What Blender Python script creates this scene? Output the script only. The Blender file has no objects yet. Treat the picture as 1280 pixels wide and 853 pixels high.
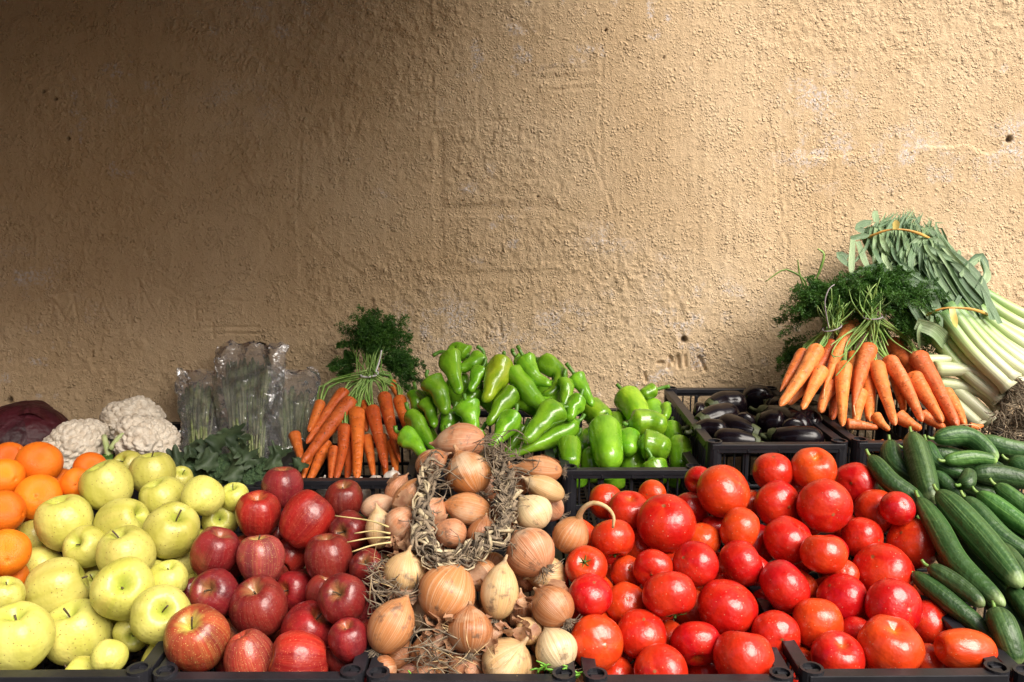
import bpy, math, random
import numpy as np
from mathutils import Vector, Matrix
random.seed(7); rng = np.random.default_rng(7)
R = math.radians
S = bpy.context.scene
COL = S.collection

# ------------------------------------------------------------------ camera
F = 1075.0                       # focal length in photo pixels (1280 wide)
PITCH = R(6.0)
CAM = np.array((0.0, 0.0, 1.30))
cd = bpy.data.cameras.new('camera'); cam = bpy.data.objects.new('camera', cd); COL.objects.link(cam)
cam.location = CAM; cam.rotation_euler = (R(90) - PITCH, 0, 0)
cd.sensor_width = 36; cd.lens = 36 * F / 1280; cd.clip_start = .05; cd.clip_end = 500
S.camera = cam

# ------------------------------------------------------------------ sky, sun, exposure
SUN_EL, SUN_AZ = R(44), R(139)          # azimuth clockwise from +Y (the wall side): from the right, behind the camera
w = bpy.data.worlds.new('World'); S.world = w; w.use_nodes = True
wn = w.node_tree; wn.nodes.clear()
sky = wn.nodes.new('ShaderNodeTexSky'); sky.sky_type = 'NISHITA'; sky.sun_disc = False
sky.sun_elevation = SUN_EL; sky.sun_rotation = SUN_AZ; sky.dust_density = 5.0; sky.ozone_density = 0.3; sky.air_density = 1.0
bg = wn.nodes.new('ShaderNodeBackground'); bg.inputs[1].default_value = 0.05
wo = wn.nodes.new('ShaderNodeOutputWorld')
wn.links.new(sky.outputs[0], bg.inputs[0]); wn.links.new(bg.outputs[0], wo.inputs[0])
sl = bpy.data.lights.new('sun', 'SUN'); sl.energy = 2.6; sl.angle = R(42); sl.color = (1, .94, .86)
sun = bpy.data.objects.new('sun', sl); COL.objects.link(sun)
sd = Vector((math.sin(SUN_AZ) * math.cos(SUN_EL), math.cos(SUN_AZ) * math.cos(SUN_EL), math.sin(SUN_EL)))
sun.rotation_euler = sd.to_track_quat('Z', 'Y').to_euler(); sun.location = sd * 8
S.view_settings.view_transform = 'Standard'; S.view_settings.look = 'None'
S.view_settings.gamma = 1; S.view_settings.use_curve_mapping = False
S.view_settings.exposure = 1.25

# ------------------------------------------------------------------ pixel -> world
cP, sP = math.cos(PITCH), math.sin(PITCH)
def ray(px, py):
    a = (px - 640) / F; b = -(py - 426.5) / F
    return np.array((a, cP + b * sP, -sP + b * cP))
def at(px, py, Y):
    d = ray(px, py); return CAM + d * (Y / d[1])
def depth(py, Y): return Y / ray(640, py)[1]
def pw(*pts):
    P = sorted(pts); a = [q[0] for q in P]; b = [q[1] for q in P]
    def f(py):
        if py < a[0]: return b[0] + (b[1] - b[0]) * (py - a[0]) / (a[1] - a[0])
        return float(np.interp(py, a, b))
    return f
def lin(p0, y0, p1, y1):
    return lambda py: y0 + (y1 - y0) * (py - p0) / (p1 - p0)

# ------------------------------------------------------------------ mesh helpers
def mk(name, V, Fc, mat=None, parent=None, loc=None, smooth=True, sw=None, me=None):
    if me is None:
        me = bpy.data.meshes.new(name)
        me.from_pydata([tuple(map(float, v)) for v in V], [], [tuple(map(int, f)) for f in Fc])
        if smooth: me.polygons.foreach_set('use_smooth', [True] * len(me.polygons))
        if sw is not None:
            at_ = me.attributes.new('sw', 'FLOAT_VECTOR', 'POINT')
            at_.data.foreach_set('vector', np.asarray(sw, dtype=np.float32).ravel())
        if mat: me.materials.append(mat)
        me.update()
    o = bpy.data.objects.new(name, me); COL.objects.link(o)
    if loc is not None: o.location = tuple(map(float, loc))
    if parent: o.parent = parent
    return o
def empty(name, loc=(0, 0, 0)):
    o = bpy.data.objects.new(name, None); COL.objects.link(o); o.location = tuple(map(float, loc)); o.empty_display_size = .05
    return o
def tag(o, label=None, cat=None, group=None, kind=None):
    if label: o['label'] = label
    if cat: o['category'] = cat
    if group: o['group'] = group
    if kind: o['kind'] = kind
    return o
class MB:
    """collects geometry for one mesh"""
    def __init__(s): s.V = []; s.F = []; s.W = []; s.n = 0
    def add(s, V, Fc, W=None):
        V = np.asarray(V, float)
        s.V.append(V); s.F += [tuple(i + s.n for i in f) for f in Fc]
        s.W.append(np.zeros_like(V) if W is None else np.asarray(W, float)); s.n += len(V)
        return s
    def box(s, x0, x1, y0, y1, z0, z1):
        V = [(x0, y0, z0), (x1, y0, z0), (x1, y1, z0), (x0, y1, z0), (x0, y0, z1), (x1, y0, z1), (x1, y1, z1), (x0, y1, z1)]
        return s.add(V, [(0, 3, 2, 1), (4, 5, 6, 7), (0, 1, 5, 4), (1, 2, 6, 5), (2, 3, 7, 6), (3, 0, 4, 7)])
    def build(s, name, mat, parent=None, loc=None, smooth=True):
        V = np.concatenate(s.V); W = np.concatenate(s.W)
        if loc is not None: V = V - np.asarray(loc)
        return mk(name, V, s.F, mat, parent, loc, smooth, W)
def catmull(P, n):
    P = np.asarray(P, float)
    if len(P) == 2:
        t = np.linspace(0, 1, n)[:, None]; return P[0] * (1 - t) + P[1] * t
    Q = np.vstack([2 * P[0] - P[1], P, 2 * P[-1] - P[-2]])
    out = []
    for t in np.linspace(0, len(P) - 1 - 1e-9, n):
        i = int(t); f = t - i
        a, b, c, d = Q[i], Q[i + 1], Q[i + 2], Q[i + 3]
        out.append(.5 * ((2 * b) + (-a + c) * f + (2 * a - 5 * b + 4 * c - d) * f * f + (-a + 3 * b - 3 * c + d) * f ** 3))
    return np.array(out)
def interp_curve(P, us, n=80):
    C = catmull(P, n); L = np.r_[0, np.cumsum(np.linalg.norm(np.diff(C, axis=0), axis=1))]
    L /= L[-1]
    return np.stack([np.interp(us, L, C[:, k]) for k in range(3)], 1)
def frames(C):
    T = np.gradient(C, axis=0); T /= np.linalg.norm(T, axis=1)[:, None] + 1e-12
    n = np.cross(T[0], (0.3, .2, 1)); 
    if np.linalg.norm(n) < .1: n = np.cross(T[0], (1, 0, 0))
    n /= np.linalg.norm(n); Ns = [n]
    for i in range(1, len(C)):
        n = n - T[i] * n.dot(T[i]); n /= np.linalg.norm(n) + 1e-12; Ns.append(n)
    Ns = np.array(Ns); return T, Ns, np.cross(T, Ns)
def sweep(P, prof, r, nring=20, nseg=14, lob=None, us=None, jit=0):
    """closed tube along control points; prof(u)->0..1 radius factor; returns V,F,W"""
    if us is None: us = .5 - .5 * np.cos(np.linspace(0, math.pi, nring))
    nring = len(us)
    C = interp_curve(P, us); T, N, B = frames(C)
    a = np.arange(nseg) / nseg * 2 * math.pi
    rr = r * np.array([prof(u) for u in us])
    RR = rr[:, None] * np.ones(nseg)[None]
    if lob: RR = RR * (1 + lob(us[:, None], a[None, :]))
    V = C[:, None, :] + RR[..., None] * (np.cos(a)[None, :, None] * N[:, None, :] + np.sin(a)[None, :, None] * B[:, None, :])
    W = np.stack([np.cos(a)[None] + 0 * RR, np.sin(a)[None] + 0 * RR, us[:, None] + 0 * RR], -1)
    V = V.reshape(-1, 3); W = W.reshape(-1, 3)
    Fc = [(i * nseg + j, i * nseg + (j + 1) % nseg, (i + 1) * nseg + (j + 1) % nseg, (i + 1) * nseg + j) for i in range(nring - 1) for j in range(nseg)]
    n0 = len(V)
    V = np.vstack([V, C[0], C[-1]]); W = np.vstack([W, (0, 0, 0), (0, 0, 1)])
    Fc += [(n0, (j + 1) % nseg, j) for j in range(nseg)]
    b = (nring - 1) * nseg
    Fc += [(n0 + 1, b + j, b + (j + 1) % nseg) for j in range(nseg)]
    return V, Fc, W
def tube(mb, P, r0, r1=None, nring=8, nseg=5):
    if r1 is None: r1 = r0
    mb.add(*sweep(P, lambda u: r0 + (r1 - r0) * u, 1.0, nring, nseg, us=np.linspace(0, 1, nring)))
def lathe(pts, nring=22, nseg=28, mod=None):
    """pts (rho,z) from top pole to bottom pole, both rho 0"""
    C = catmull([(p[0], p[1], 0) for p in pts], nring)
    rho = np.maximum(C[:, 0], 0); z = C[:, 1]
    rho[0] = rho[-1] = 0
    a = np.arange(nseg) / nseg * 2 * math.pi
    t = np.linspace(0, 1, nring)
    rr = rho[1:-1, None] * np.ones(nseg); zz = z[1:-1, None] * np.ones(nseg); tt = t[1:-1, None] * np.ones(nseg); aa = a[None] + 0 * rr
    if mod: rr, zz = mod(tt, aa, rr, zz)
    V = np.stack([rr * np.cos(aa), rr * np.sin(aa), zz], -1).reshape(-1, 3)
    W = np.stack([np.cos(aa), np.sin(aa), tt], -1).reshape(-1, 3)
    m = nring - 2; n0 = len(V)
    V = np.vstack([V, (0, 0, z[0]), (0, 0, z[-1])]); W = np.vstack([W, (0, 0, 0), (0, 0, 1)])
    Fc = [(i * nseg + j, (i + 1) * nseg + j, (i + 1) * nseg + (j + 1) % nseg, i * nseg + (j + 1) % nseg) for i in range(m - 1) for j in range(nseg)]
    Fc += [(n0, j, (j + 1) % nseg) for j in range(nseg)]
    b = (m - 1) * nseg
    Fc += [(n0 + 1, b + (j + 1) % nseg, b + j) for j in range(nseg)]
    return V, Fc, W
def hash2(ix, iy, seed):
    h = (ix.astype(np.int64) * 374761393 + iy.astype(np.int64) * 668265263 + seed * 144665) & 0xffffffff
    h = ((h ^ (h >> 13)) * 1274126177) & 0xffffffff
    return ((h ^ (h >> 16)) & 0xffffff) / float(0xffffff)
def vn(x, y, seed=0):
    ix = np.floor(x); iy = np.floor(y); fx = x - ix; fy = y - iy
    fx = fx * fx * fx * (fx * (fx * 6 - 15) + 10); fy = fy * fy * fy * (fy * (fy * 6 - 15) + 10)
    a = hash2(ix, iy, seed); b = hash2(ix + 1, iy, seed); c = hash2(ix, iy + 1, seed); d = hash2(ix + 1, iy + 1, seed)
    return (a * (1 - fx) + b * fx) * (1 - fy) + (c * (1 - fx) + d * fx) * fy
def fbm(x, y, o=4, seed=0, g=.5):
    s = 0; amp = 1; tot = 0
    for k in range(o):
        s = s + amp * vn(x * 2 ** k + 17.3 * k, y * 2 ** k - 9.1 * k, seed + k * 31); tot += amp; amp *= g
    return s / tot
def sstep(a, b, x):
    t = np.clip((x - a) / (b - a), 0, 1); return t * t * (3 - 2 * t)

# ------------------------------------------------------------------ materials
def N_(nt, typ, props=None, **ins):
    n = nt.nodes.new('ShaderNode' + typ)
    for k, v in (props or {}).items(): setattr(n, k, v)
    for k, v in ins.items():
        k = k.replace('_', ' ')
        s = n.inputs[int(k[1:])] if k[0] == 'i' and k[1:].isdigit() else n.inputs[k]
        if isinstance(v, bpy.types.NodeSocket): nt.links.new(v, s)
        else: s.default_value = v
    return n
def mat(name):
    m = bpy.data.materials.new(name); m.use_nodes = True; nt = m.node_tree; nt.nodes.clear()
    out = nt.nodes.new('ShaderNodeOutputMaterial'); p = nt.nodes.new('ShaderNodeBsdfPrincipled')
    nt.links.new(p.outputs[0], out.inputs[0]); return m, nt, p, out
def c4(c): return (c[0], c[1], c[2], 1)
def mixc(nt, f, a, b, mode='MIX'):
    n = nt.nodes.new('ShaderNodeMix'); n.data_type = 'RGBA'; n.blend_type = mode; n.clamp_factor = True
    for s, v in ((n.inputs[0], f), (n.inputs[6], a), (n.inputs[7], b)):
        if isinstance(v, bpy.types.NodeSocket): nt.links.new(v, s)
        else: s.default_value = c4(v) if isinstance(v, tuple) else v
    return n.outputs[2]
def mathn(nt, op, a, b=0.0, c=None):
    n = nt.nodes.new('ShaderNodeMath'); n.operation = op
    for i, v in enumerate((a, b) if c is None else (a, b, c)):
        if isinstance(v, bpy.types.NodeSocket): nt.links.new(v, n.inputs[i])
        else: n.inputs[i].default_value = v
    return n.outputs[0]
def ramp(nt, f, stops):
    n = nt.nodes.new('ShaderNodeValToRGB'); e = n.color_ramp.elements
    while len(e) < len(stops): e.new(.5)
    for el, (p, c) in zip(e, stops): el.position = p; el.color = c4(c) if isinstance(c, tuple) else (c, c, c, 1)
    nt.links.new(f, n.inputs[0]); return n.outputs[0]
def swcoord(nt, sa=1., sz=1.):
    """sweep coordinates (cos, sin, along) scaled, offset per object"""
    a = N_(nt, 'Attribute', {'attribute_name': 'sw'})
    oi = N_(nt, 'ObjectInfo')
    m = N_(nt, 'VectorMath', {'operation': 'MULTIPLY'}, i0=a.outputs['Vector'], i1=(sa, sa, sz))
    off = N_(nt, 'VectorMath', {'operation': 'SCALE'}, i0=(37., 11., 53.), Scale=oi.outputs['Random'])
    ad = N_(nt, 'VectorMath', {'operation': 'ADD'}, i0=m.outputs[0], i1=off.outputs[0])
    sep = N_(nt, 'SeparateXYZ', i0=a.outputs['Vector'])
    return ad.outputs[0], sep.outputs[2], oi
def noise(nt, vec, scale, detail=3, rough=.5):
    n = N_(nt, 'TexNoise', Vector=vec, Scale=scale, Detail=detail, Roughness=rough) if vec is not None else N_(nt, 'TexNoise', Scale=scale, Detail=detail, Roughness=rough)
    return n.outputs[0]
def objcoord(nt):
    tc = N_(nt, 'TexCoord'); oi = N_(nt, 'ObjectInfo')
    off = N_(nt, 'VectorMath', {'operation': 'SCALE'}, i0=(3.7, 1.1, 5.3), Scale=oi.outputs['Random'])
    return N_(nt, 'VectorMath', {'operation': 'ADD'}, i0=tc.outputs['Object'], i1=off.outputs[0]).outputs[0]
def bump(nt, p, h, strength, dist):
    b = N_(nt, 'Bump', Strength=strength, Distance=dist, Height=h); nt.links.new(b.outputs[0], p.inputs['Normal']); return b
def base(nt, p, c): 
    if isinstance(c, bpy.types.NodeSocket): nt.links.new(c, p.inputs['Base Color'])
    else: p.inputs['Base Color'].default_value = c4(c)
M = {}
def m_fruit(name, dark, lite, streak=None, topc=None, botc=None, rough=.3, sa=1.6, sz=1.5, dots=None, coat=0., bumpn=None, tint=False, lo=.35, hi=.65, spec=.5, bl=55, ring=None):
    m, nt, p, o = mat(name); v, t, oi = swcoord(nt, sa, sz); oc = objcoord(nt)
    c = mixc(nt, ramp(nt, noise(nt, v, 1.3, 3), [(lo, 0.), (hi, 1.)]), dark, lite)
    if streak:
        v2, _, _ = swcoord(nt, streak[1], .8)
        c = mixc(nt, mathn(nt, 'MULTIPLY', ramp(nt, noise(nt, v2, 1.0, 4, .6), [(streak[2], 0.), (streak[3], 1.)]), noise(nt, v, .9, 1)), c, streak[0])
    if topc: c = mixc(nt, ramp(nt, mathn(nt, 'ADD', t, mathn(nt, 'MULTIPLY', noise(nt, v, 3, 3), .16)), [(topc[1], 1.), (topc[2], 0.)]), c, topc[0])
    if botc: c = mixc(nt, ramp(nt, mathn(nt, 'ADD', t, mathn(nt, 'MULTIPLY', noise(nt, v, 3, 3), .06)), [(botc[1], 0.), (botc[2], 1.)]), c, botc[0])
    if dots:
        vo = N_(nt, 'TexVoronoi', Vector=oc, Scale=dots[1]).outputs['Distance']
        c = mixc(nt, ramp(nt, vo, [(dots[2], 1.), (dots[2] * 1.6, 0.)]), c, dots[0])
    # blemishes
    c = mixc(nt, ramp(nt, noise(nt, oc, bl, 2), [(.70, 0.), (.76, .5)]), c, (dark[0] * .45, dark[1] * .45, dark[2] * .45))
    hsv = N_(nt, 'HueSaturation', Color=c, Value=mathn(nt, 'ADD', mathn(nt, 'MULTIPLY', oi.outputs['Random'], .3), .85), Hue=mathn(nt, 'ADD', mathn(nt, 'MULTIPLY', oi.outputs['Random'], .014), .493))
    c = hsv.outputs[0]
    if tint: c = mixc(nt, 1.0, c, oi.outputs['Color'], 'MULTIPLY')
    base(nt, p, c)
    nt.links.new(mathn(nt, 'ADD', mathn(nt, 'MULTIPLY', noise(nt, oc, bl * .6, 3), .25), rough - .1), p.inputs['Roughness'])
    p.inputs['Coat Weight'].default_value = coat; p.inputs['Coat Roughness'].default_value = .10
    p.inputs['Specular IOR Level'].default_value = spec
    if bumpn:
        hgt = noise(nt, oc, bumpn[0], 2)
        if ring:
            v4, _, _ = swcoord(nt, ring[0], ring[1]); hgt = mathn(nt, 'ADD', hgt, mathn(nt, 'MULTIPLY', ramp(nt, noise(nt, v4, 1, 2), [(.56, 1.), (.66, 0.)]), ring[2]))
        bump(nt, p, hgt, bumpn[1], bumpn[2])
    M[name] = m; return m
m_fruit('tomato_skin', (.50, .018, .005), (.60, .046, .008), topc=((.64, .15, .018), .10, .30), botc=((.30, .10, .03), .985, 1.), rough=.29, sa=.8, sz=.8, coat=.22, bumpn=(3, .10, .03), dots=((.64, .30, .17), 6, .075), bl=7)
m_fruit('yellow_apple_skin', (.43, .405, .070), (.59, .55, .145), topc=((.38, .44, .06), .12, .40), botc=((.5, .46, .10), .9, 1.), rough=.36, sa=.9, sz=.9, dots=((.26, .18, .05), 7, .11), bumpn=(3, .10, .03), bl=7, streak=((.62, .34, .10), 1.0, .60, .85))
m_fruit('red_apple_skin', (.090, .006, .010), (.19, .011, .013), streak=((.27, .075, .04), 30.0, .47, .85), topc=((.36, .20, .07), .06, .34), botc=((.34, .18, .08), .93, 1.02), rough=.34, sa=.9, sz=.9, dots=((.40, .18, .11), 15, .10), bumpn=(3, .10, .03), coat=.15, tint=True, bl=7)
m_fruit('orange_peel', (.78, .16, .006), (.90, .23, .010), botc=((.55, .12, .01), .97, 1.), rough=.36, sa=.7, sz=.7, bumpn=(30, .35, .02), bl=5)
m_fruit('pepper_skin', (.11, .30, .010), (.22, .46, .022), topc=((.12, .30, .012), .03, .15), rough=.22, sa=.7, sz=2, coat=.4, tint=True, bumpn=(55, .28, .008), streak=((.36, .46, .04), 1.3, .55, .85))
m_fruit('cucumber_skin', (.013, .045, .010), (.026, .076, .016), streak=((.14, .24, .08), 6.0, .47, .70), topc=((.02, .06, .01), .02, .2), botc=((.18, .26, .10), .93, 1.03), rough=.43, sa=1, sz=2, dots=((.10, .18, .06), 130, .06), bumpn=(90, .4, .006), tint=True)
m_fruit('eggplant_skin', (.004, .0025, .004), (.007, .004, .006), rough=.17, sa=.8, sz=1, coat=0., spec=.3, bumpn=(25, .08, .01))
m_fruit('carrot_skin', (.56, .105, .014), (.72, .165, .028), streak=((.80, .30, .10), 1.2, .5, .75), topc=((.30, .16, .04), .015, .06), rough=.42, sa=.6, sz=7, bumpn=(60, .45, .006), tint=True, dots=((.16, .07, .03), 85, .10), ring=(.8, 26, .8))
m_fruit('garlic_skin', (.55, .48, .40), (.72, .66, .58), streak=((.36, .20, .24), 5., .5, .7), rough=.5, sa=2, sz=.6)
m_fruit('cabbage_leaf', (.028, .003, .006), (.060, .006, .011), streak=((.14, .03, .045), 5, .5, .75), rough=.5, coat=0., sa=1, sz=1, bumpn=(40, .6, .012), spec=.35)

def m_onion():
    m, nt, p, o = mat('onion_skin'); v, t, oi = swcoord(nt, 1.2, 1.2); oc = objcoord(nt)
    v2, _, _ = swcoord(nt, 11., .9); v3, _, _ = swcoord(nt, 28., .6)
    c = mixc(nt, ramp(nt, noise(nt, v, 1.2, 3), [(.35, 0.), (.65, 1.)]), (.86, .80, .74), (1, 1, 1))
    c = mixc(nt, 1.0, oi.outputs['Color'], c, 'MULTIPLY')
    c = mixc(nt, ramp(nt, noise(nt, v2, 1, 3), [(.42, 0.), (.62, .4)]), c, (.42, .17, .06))
    c = mixc(nt, ramp(nt, noise(nt, v3, 1, 2), [(.52, 0.), (.6, .28)]), c, (.80, .60, .42))
    c = mixc(nt, ramp(nt, noise(nt, oc, 48, 5, .7), [(.545, 0.), (.67, .8)]), c, (.11, .065, .045))
    c = mixc(nt, ramp(nt, noise(nt, oc, 15, 4, .6), [(.54, 0.), (.72, .6)]), c, (.72, .60, .42))
    c = mixc(nt, ramp(nt, t, [(.08, 1.), (.24, 0.)]), c, (.46, .30, .17))
    c = mixc(nt, ramp(nt, mathn(nt, 'ADD', t, mathn(nt, 'MULTIPLY', noise(nt, v2, 2, 2), .08)), [(.94, 0.), (.985, 1.)]), c, (.10, .075, .055))
    base(nt, p, c)
    nt.links.new(ramp(nt, noise(nt, oc, 20, 3), [(.3, .28), (.7, .5)]), p.inputs['Roughness'])
    bump(nt, p, mathn(nt, 'ADD', noise(nt, v3, 1, 2), mathn(nt, 'MULTIPLY', noise(nt, oc, 25, 3), 1.4)), .35, .004)
    M['onion_skin'] = m
m_onion()
def m_plain(name, c1, c2, rough=.6, scale=40, bs=.3, bd=.004, streak=False, spec=.5, coat=0, trans=0, det=4, rnd=0):
    m, nt, p, o = mat(name); oc = objcoord(nt)
    if streak:
        v, t, oi = swcoord(nt, 7., 1.0); f = noise(nt, v, 1., 3)
    else: f = noise(nt, oc, scale, det)
    c = mixc(nt, ramp(nt, f, [(.32, 0.), (.68, 1.)]), c1, c2)
    if rnd:
        oi = N_(nt, 'ObjectInfo'); c = N_(nt, 'HueSaturation', Color=c, Value=mathn(nt, 'ADD', mathn(nt, 'MULTIPLY', oi.outputs['Random'], rnd), 1 - rnd * .5), Hue=mathn(nt, 'ADD', mathn(nt, 'MULTIPLY', oi.outputs['Random'], -.06), .51)).outputs[0]
    base(nt, p, c)
    p.inputs['Roughness'].default_value = rough; p.inputs['Specular IOR Level'].default_value = spec; p.inputs['Coat Weight'].default_value = coat
    if bs: bump(nt, p, f if streak else noise(nt, oc, scale * 2, 3), bs, bd)
    if trans:
        tr = N_(nt, 'BsdfTranslucent'); nt.links.new(p.inputs['Base Color'].links[0].from_socket, tr.inputs[0])
        mx = N_(nt, 'MixShader', Fac=trans); nt.links.new(p.outputs[0], mx.inputs[1]); nt.links.new(tr.outputs[0], mx.inputs[2]); nt.links.new(mx.outputs[0], o.inputs[0])
    M[name] = m; return m
m_plain('stem_brown', (.05, .03, .015), (.12, .08, .04), .7, 200)
m_plain('stem_green', (.07, .20, .015), (.13, .30, .03), .4, 90, coat=.2)
m_plain('calyx_green', (.03, .09, .01), (.07, .16, .02), .6, 120)
m_plain('eggplant_calyx', (.028, .038, .012), (.06, .075, .024), .6, 80)
m_plain('root_hair', (.13, .10, .07), (.34, .27, .19), .8, 100, bs=0)
m_plain('root_pale', (.50, .33, .14), (.66, .50, .28), .7, 100, bs=0)
m_plain('husk', (.30, .13, .07), (.55, .33, .19), .5, 60, .4, .004, trans=.25)
m_plain('plait_leaf', (.060, .046, .034), (.31, .235, .155), .85, 70, .5, .003, det=5)
m_plain('plait_leaf_pale', (.30, .23, .13), (.55, .46, .30), .7, 70, .4, .003)
m_plain('dry_straw', (.42, .32, .12), (.62, .50, .24), .6, 60, 0)
m_plain('sprout_green', (.10, .30, .02), (.20, .45, .05), .5, 60, 0)
m_plain('frond_green', (.026, .095, .012), (.085, .215, .028), .55, 30, 0, trans=.25)
m_plain('stalk_green', (.10, .24, .03), (.30, .42, .12), .45, 30, 0)
m_plain('leek_leaf', (.085, .20, .075), (.29, .44, .25), .4, 22, .45, .003, streak=True, trans=.2, rnd=.8)
m_plain('cauliflower_curd', (.58, .49, .38), (.76, .69, .58), .8, 60, .6, .006)
m_plain('broccoli_head', (.020, .050, .018), (.055, .10, .035), .8, 120, .8, .005)
m_plain('kale_leaf', (.020, .040, .016), (.065, .100, .045), .6, 25, .3, .004, trans=.1)
m_plain('pale_rib', (.35, .45, .16), (.55, .60, .30), .5, 30, 0)
m_plain('asparagus_stalk', (.18, .20, .09), (.36, .37, .22), .6, 40, .3, .003)
m_plain('asparagus_tip', (.14, .19, .06), (.29, .33, .15), .65, 90, .8, .004)
m_plain('black_plastic', (.010, .010, .013), (.017, .017, .022), .42, 25, .25, .003)
m_plain('twine', (.22, .19, .20), (.34, .30, .31), .8, 300, .5, .001)
m_plain('raffia', (.50, .25, .05), (.66, .38, .09), .55, 60, .3, .002)
m_plain('raffia_tag', (.66, .50, .13), (.74, .60, .22), .5, 30, 0)
m_plain('band_white', (.55, .55, .55), (.7, .7, .7), .4, 30, 0)
m_plain('wood', (.20, .12, .06), (.32, .21, .11), .7, 12, .3, .004)
m_plain('asphalt', (.045, .045, .045), (.065, .063, .06), .9, 40, .5, .01)
m_plain('canvas', (.06, .05, .04), (.10, .085, .07), .85, 30, .2, .003)
m_plain('plaster', (.22, .13, .065), (.28, .17, .085), .9, 8, .5, .01)
m_plain('soil_root', (.10, .075, .05), (.30, .24, .16), .9, 120, .6, .004)
def m_leek():
    m, nt, p, o = mat('leek_shaft'); v, t, oi = swcoord(nt, 9., .6)
    c = ramp(nt, t, [(.0, (.62, .58, .42)), (.22, (.66, .66, .46)), (.55, (.42, .53, .22)), (.85, (.16, .30, .10)), (1., (.10, .23, .08))])
    c = mixc(nt, ramp(nt, noise(nt, v, 1, 3), [(.4, 0.), (.65, .5)]), c, (.30, .40, .14))
    base(nt, p, c); p.inputs['Roughness'].default_value = .35; bump(nt, p, noise(nt, v, 1, 2), .25, .003)
    M['leek_shaft'] = m
m_leek()
def m_film():
    m, nt, p, o = mat('clear_film'); nt.nodes.remove(p); oc = objcoord(nt)
    n1 = noise(nt, oc, 17, 3, .5); rid = mathn(nt, 'ABSOLUTE', mathn(nt, 'SUBTRACT', n1, .5))
    b = N_(nt, 'Bump', Strength=.7, Distance=.02, Height=rid)
    gl = N_(nt, 'BsdfGlossy', Color=(1, 1, 1, 1), Roughness=.10, Normal=b.outputs[0])
    tr = N_(nt, 'BsdfTransparent', Color=(.95, .95, .95, 1))
    df = N_(nt, 'BsdfDiffuse', Color=(.75, .75, .78, 1), Normal=b.outputs[0])
    fr = N_(nt, 'Fresnel', IOR=1.65, Normal=b.outputs[0])
    a = N_(nt, 'MixShader', Fac=.10, i1=tr.outputs[0], i2=df.outputs[0])
    k = N_(nt, 'MixShader', Fac=mathn(nt, 'MULTIPLY', fr.outputs[0], 1.4), i1=a.outputs[0], i2=gl.outputs[0])
    nt.links.new(k.outputs[0], o.inputs[0]); M['clear_film'] = m
m_film()
def m_wall():
    m, nt, p, o = mat('ochre_plaster'); tc = N_(nt, 'TexCoord').outputs['Object']
    hh = N_(nt, 'Attribute', {'attribute_name': 'sw'}); sp = N_(nt, 'SeparateXYZ', i0=hh.outputs['Vector'])
    c = mixc(nt, ramp(nt, noise(nt, tc, 2.2, 4), [(.35, 0.), (.65, 1.)]), (.62, .445, .265), (.72, .550, .360))
    c = mixc(nt, ramp(nt, noise(nt, tc, 9, 5, .65), [(.40, 0.), (.7, .35)]), c, (.57, .40, .22))
    # pale patches where the wash has worn off (lumps) : mesh mask x, dark brown in pits : mesh mask y
    c = mixc(nt, mathn(nt, 'MULTIPLY', sp.outputs[0], ramp(nt, noise(nt, tc, 140, 3, .7), [(.45, 0.), (.60, 1.)])), c, (.68, .62, .60))
    c = mixc(nt, sp.outputs[1], c, (.10, .065, .04))
    c = mixc(nt, ramp(nt, noise(nt, tc, 220, 2), [(.66, 0.), (.72, .4)]), c, (.24, .15, .07))
    base(nt, p, c); p.inputs['Roughness'].default_value = .85; p.inputs['Specular IOR Level'].default_value = .25
    # crumbs of sand and mortar standing proud, scattered in patches
    dn = N_(nt, 'TexNoise', Vector=tc, Scale=70., Detail=3.)
    wv = N_(nt, 'VectorMath', {'operation': 'MULTIPLY_ADD'}, i0=dn.outputs['Color'], i1=(.012, .012, .012), i2=tc).outputs[0]
    def crumbs(sc, a, b, ms, m0, m1):
        v = N_(nt, 'TexVoronoi', Vector=wv, Scale=sc)
        return mathn(nt, 'MULTIPLY', ramp(nt, v.outputs['Distance'], [(a, 1.), (b, 0.)]), ramp(nt, noise(nt, tc, ms, 3, .6), [(m0, 0.), (m1, 1.)]))
    h = mathn(nt, 'ADD', crumbs(85., .18, .42, 14., .46, .62), mathn(nt, 'MULTIPLY', crumbs(150., .2, .45, 20., .42, .58), .7))
    h = mathn(nt, 'ADD', h, mathn(nt, 'MULTIPLY', noise(nt, tc, 230, 5, .75), .9))
    bump(nt, p, h, 1.0, .0036)
    M['ochre_plaster'] = m
m_wall()

# ================================================================== the setting
WALL_Y = 2.30
mk('ground', [(-60, -60, 0), (60, -60, 0), (60, 60, 0), (-60, 60, 0)], [(0, 1, 2, 3)], M['asphalt'])['kind'] = 'structure'

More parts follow.
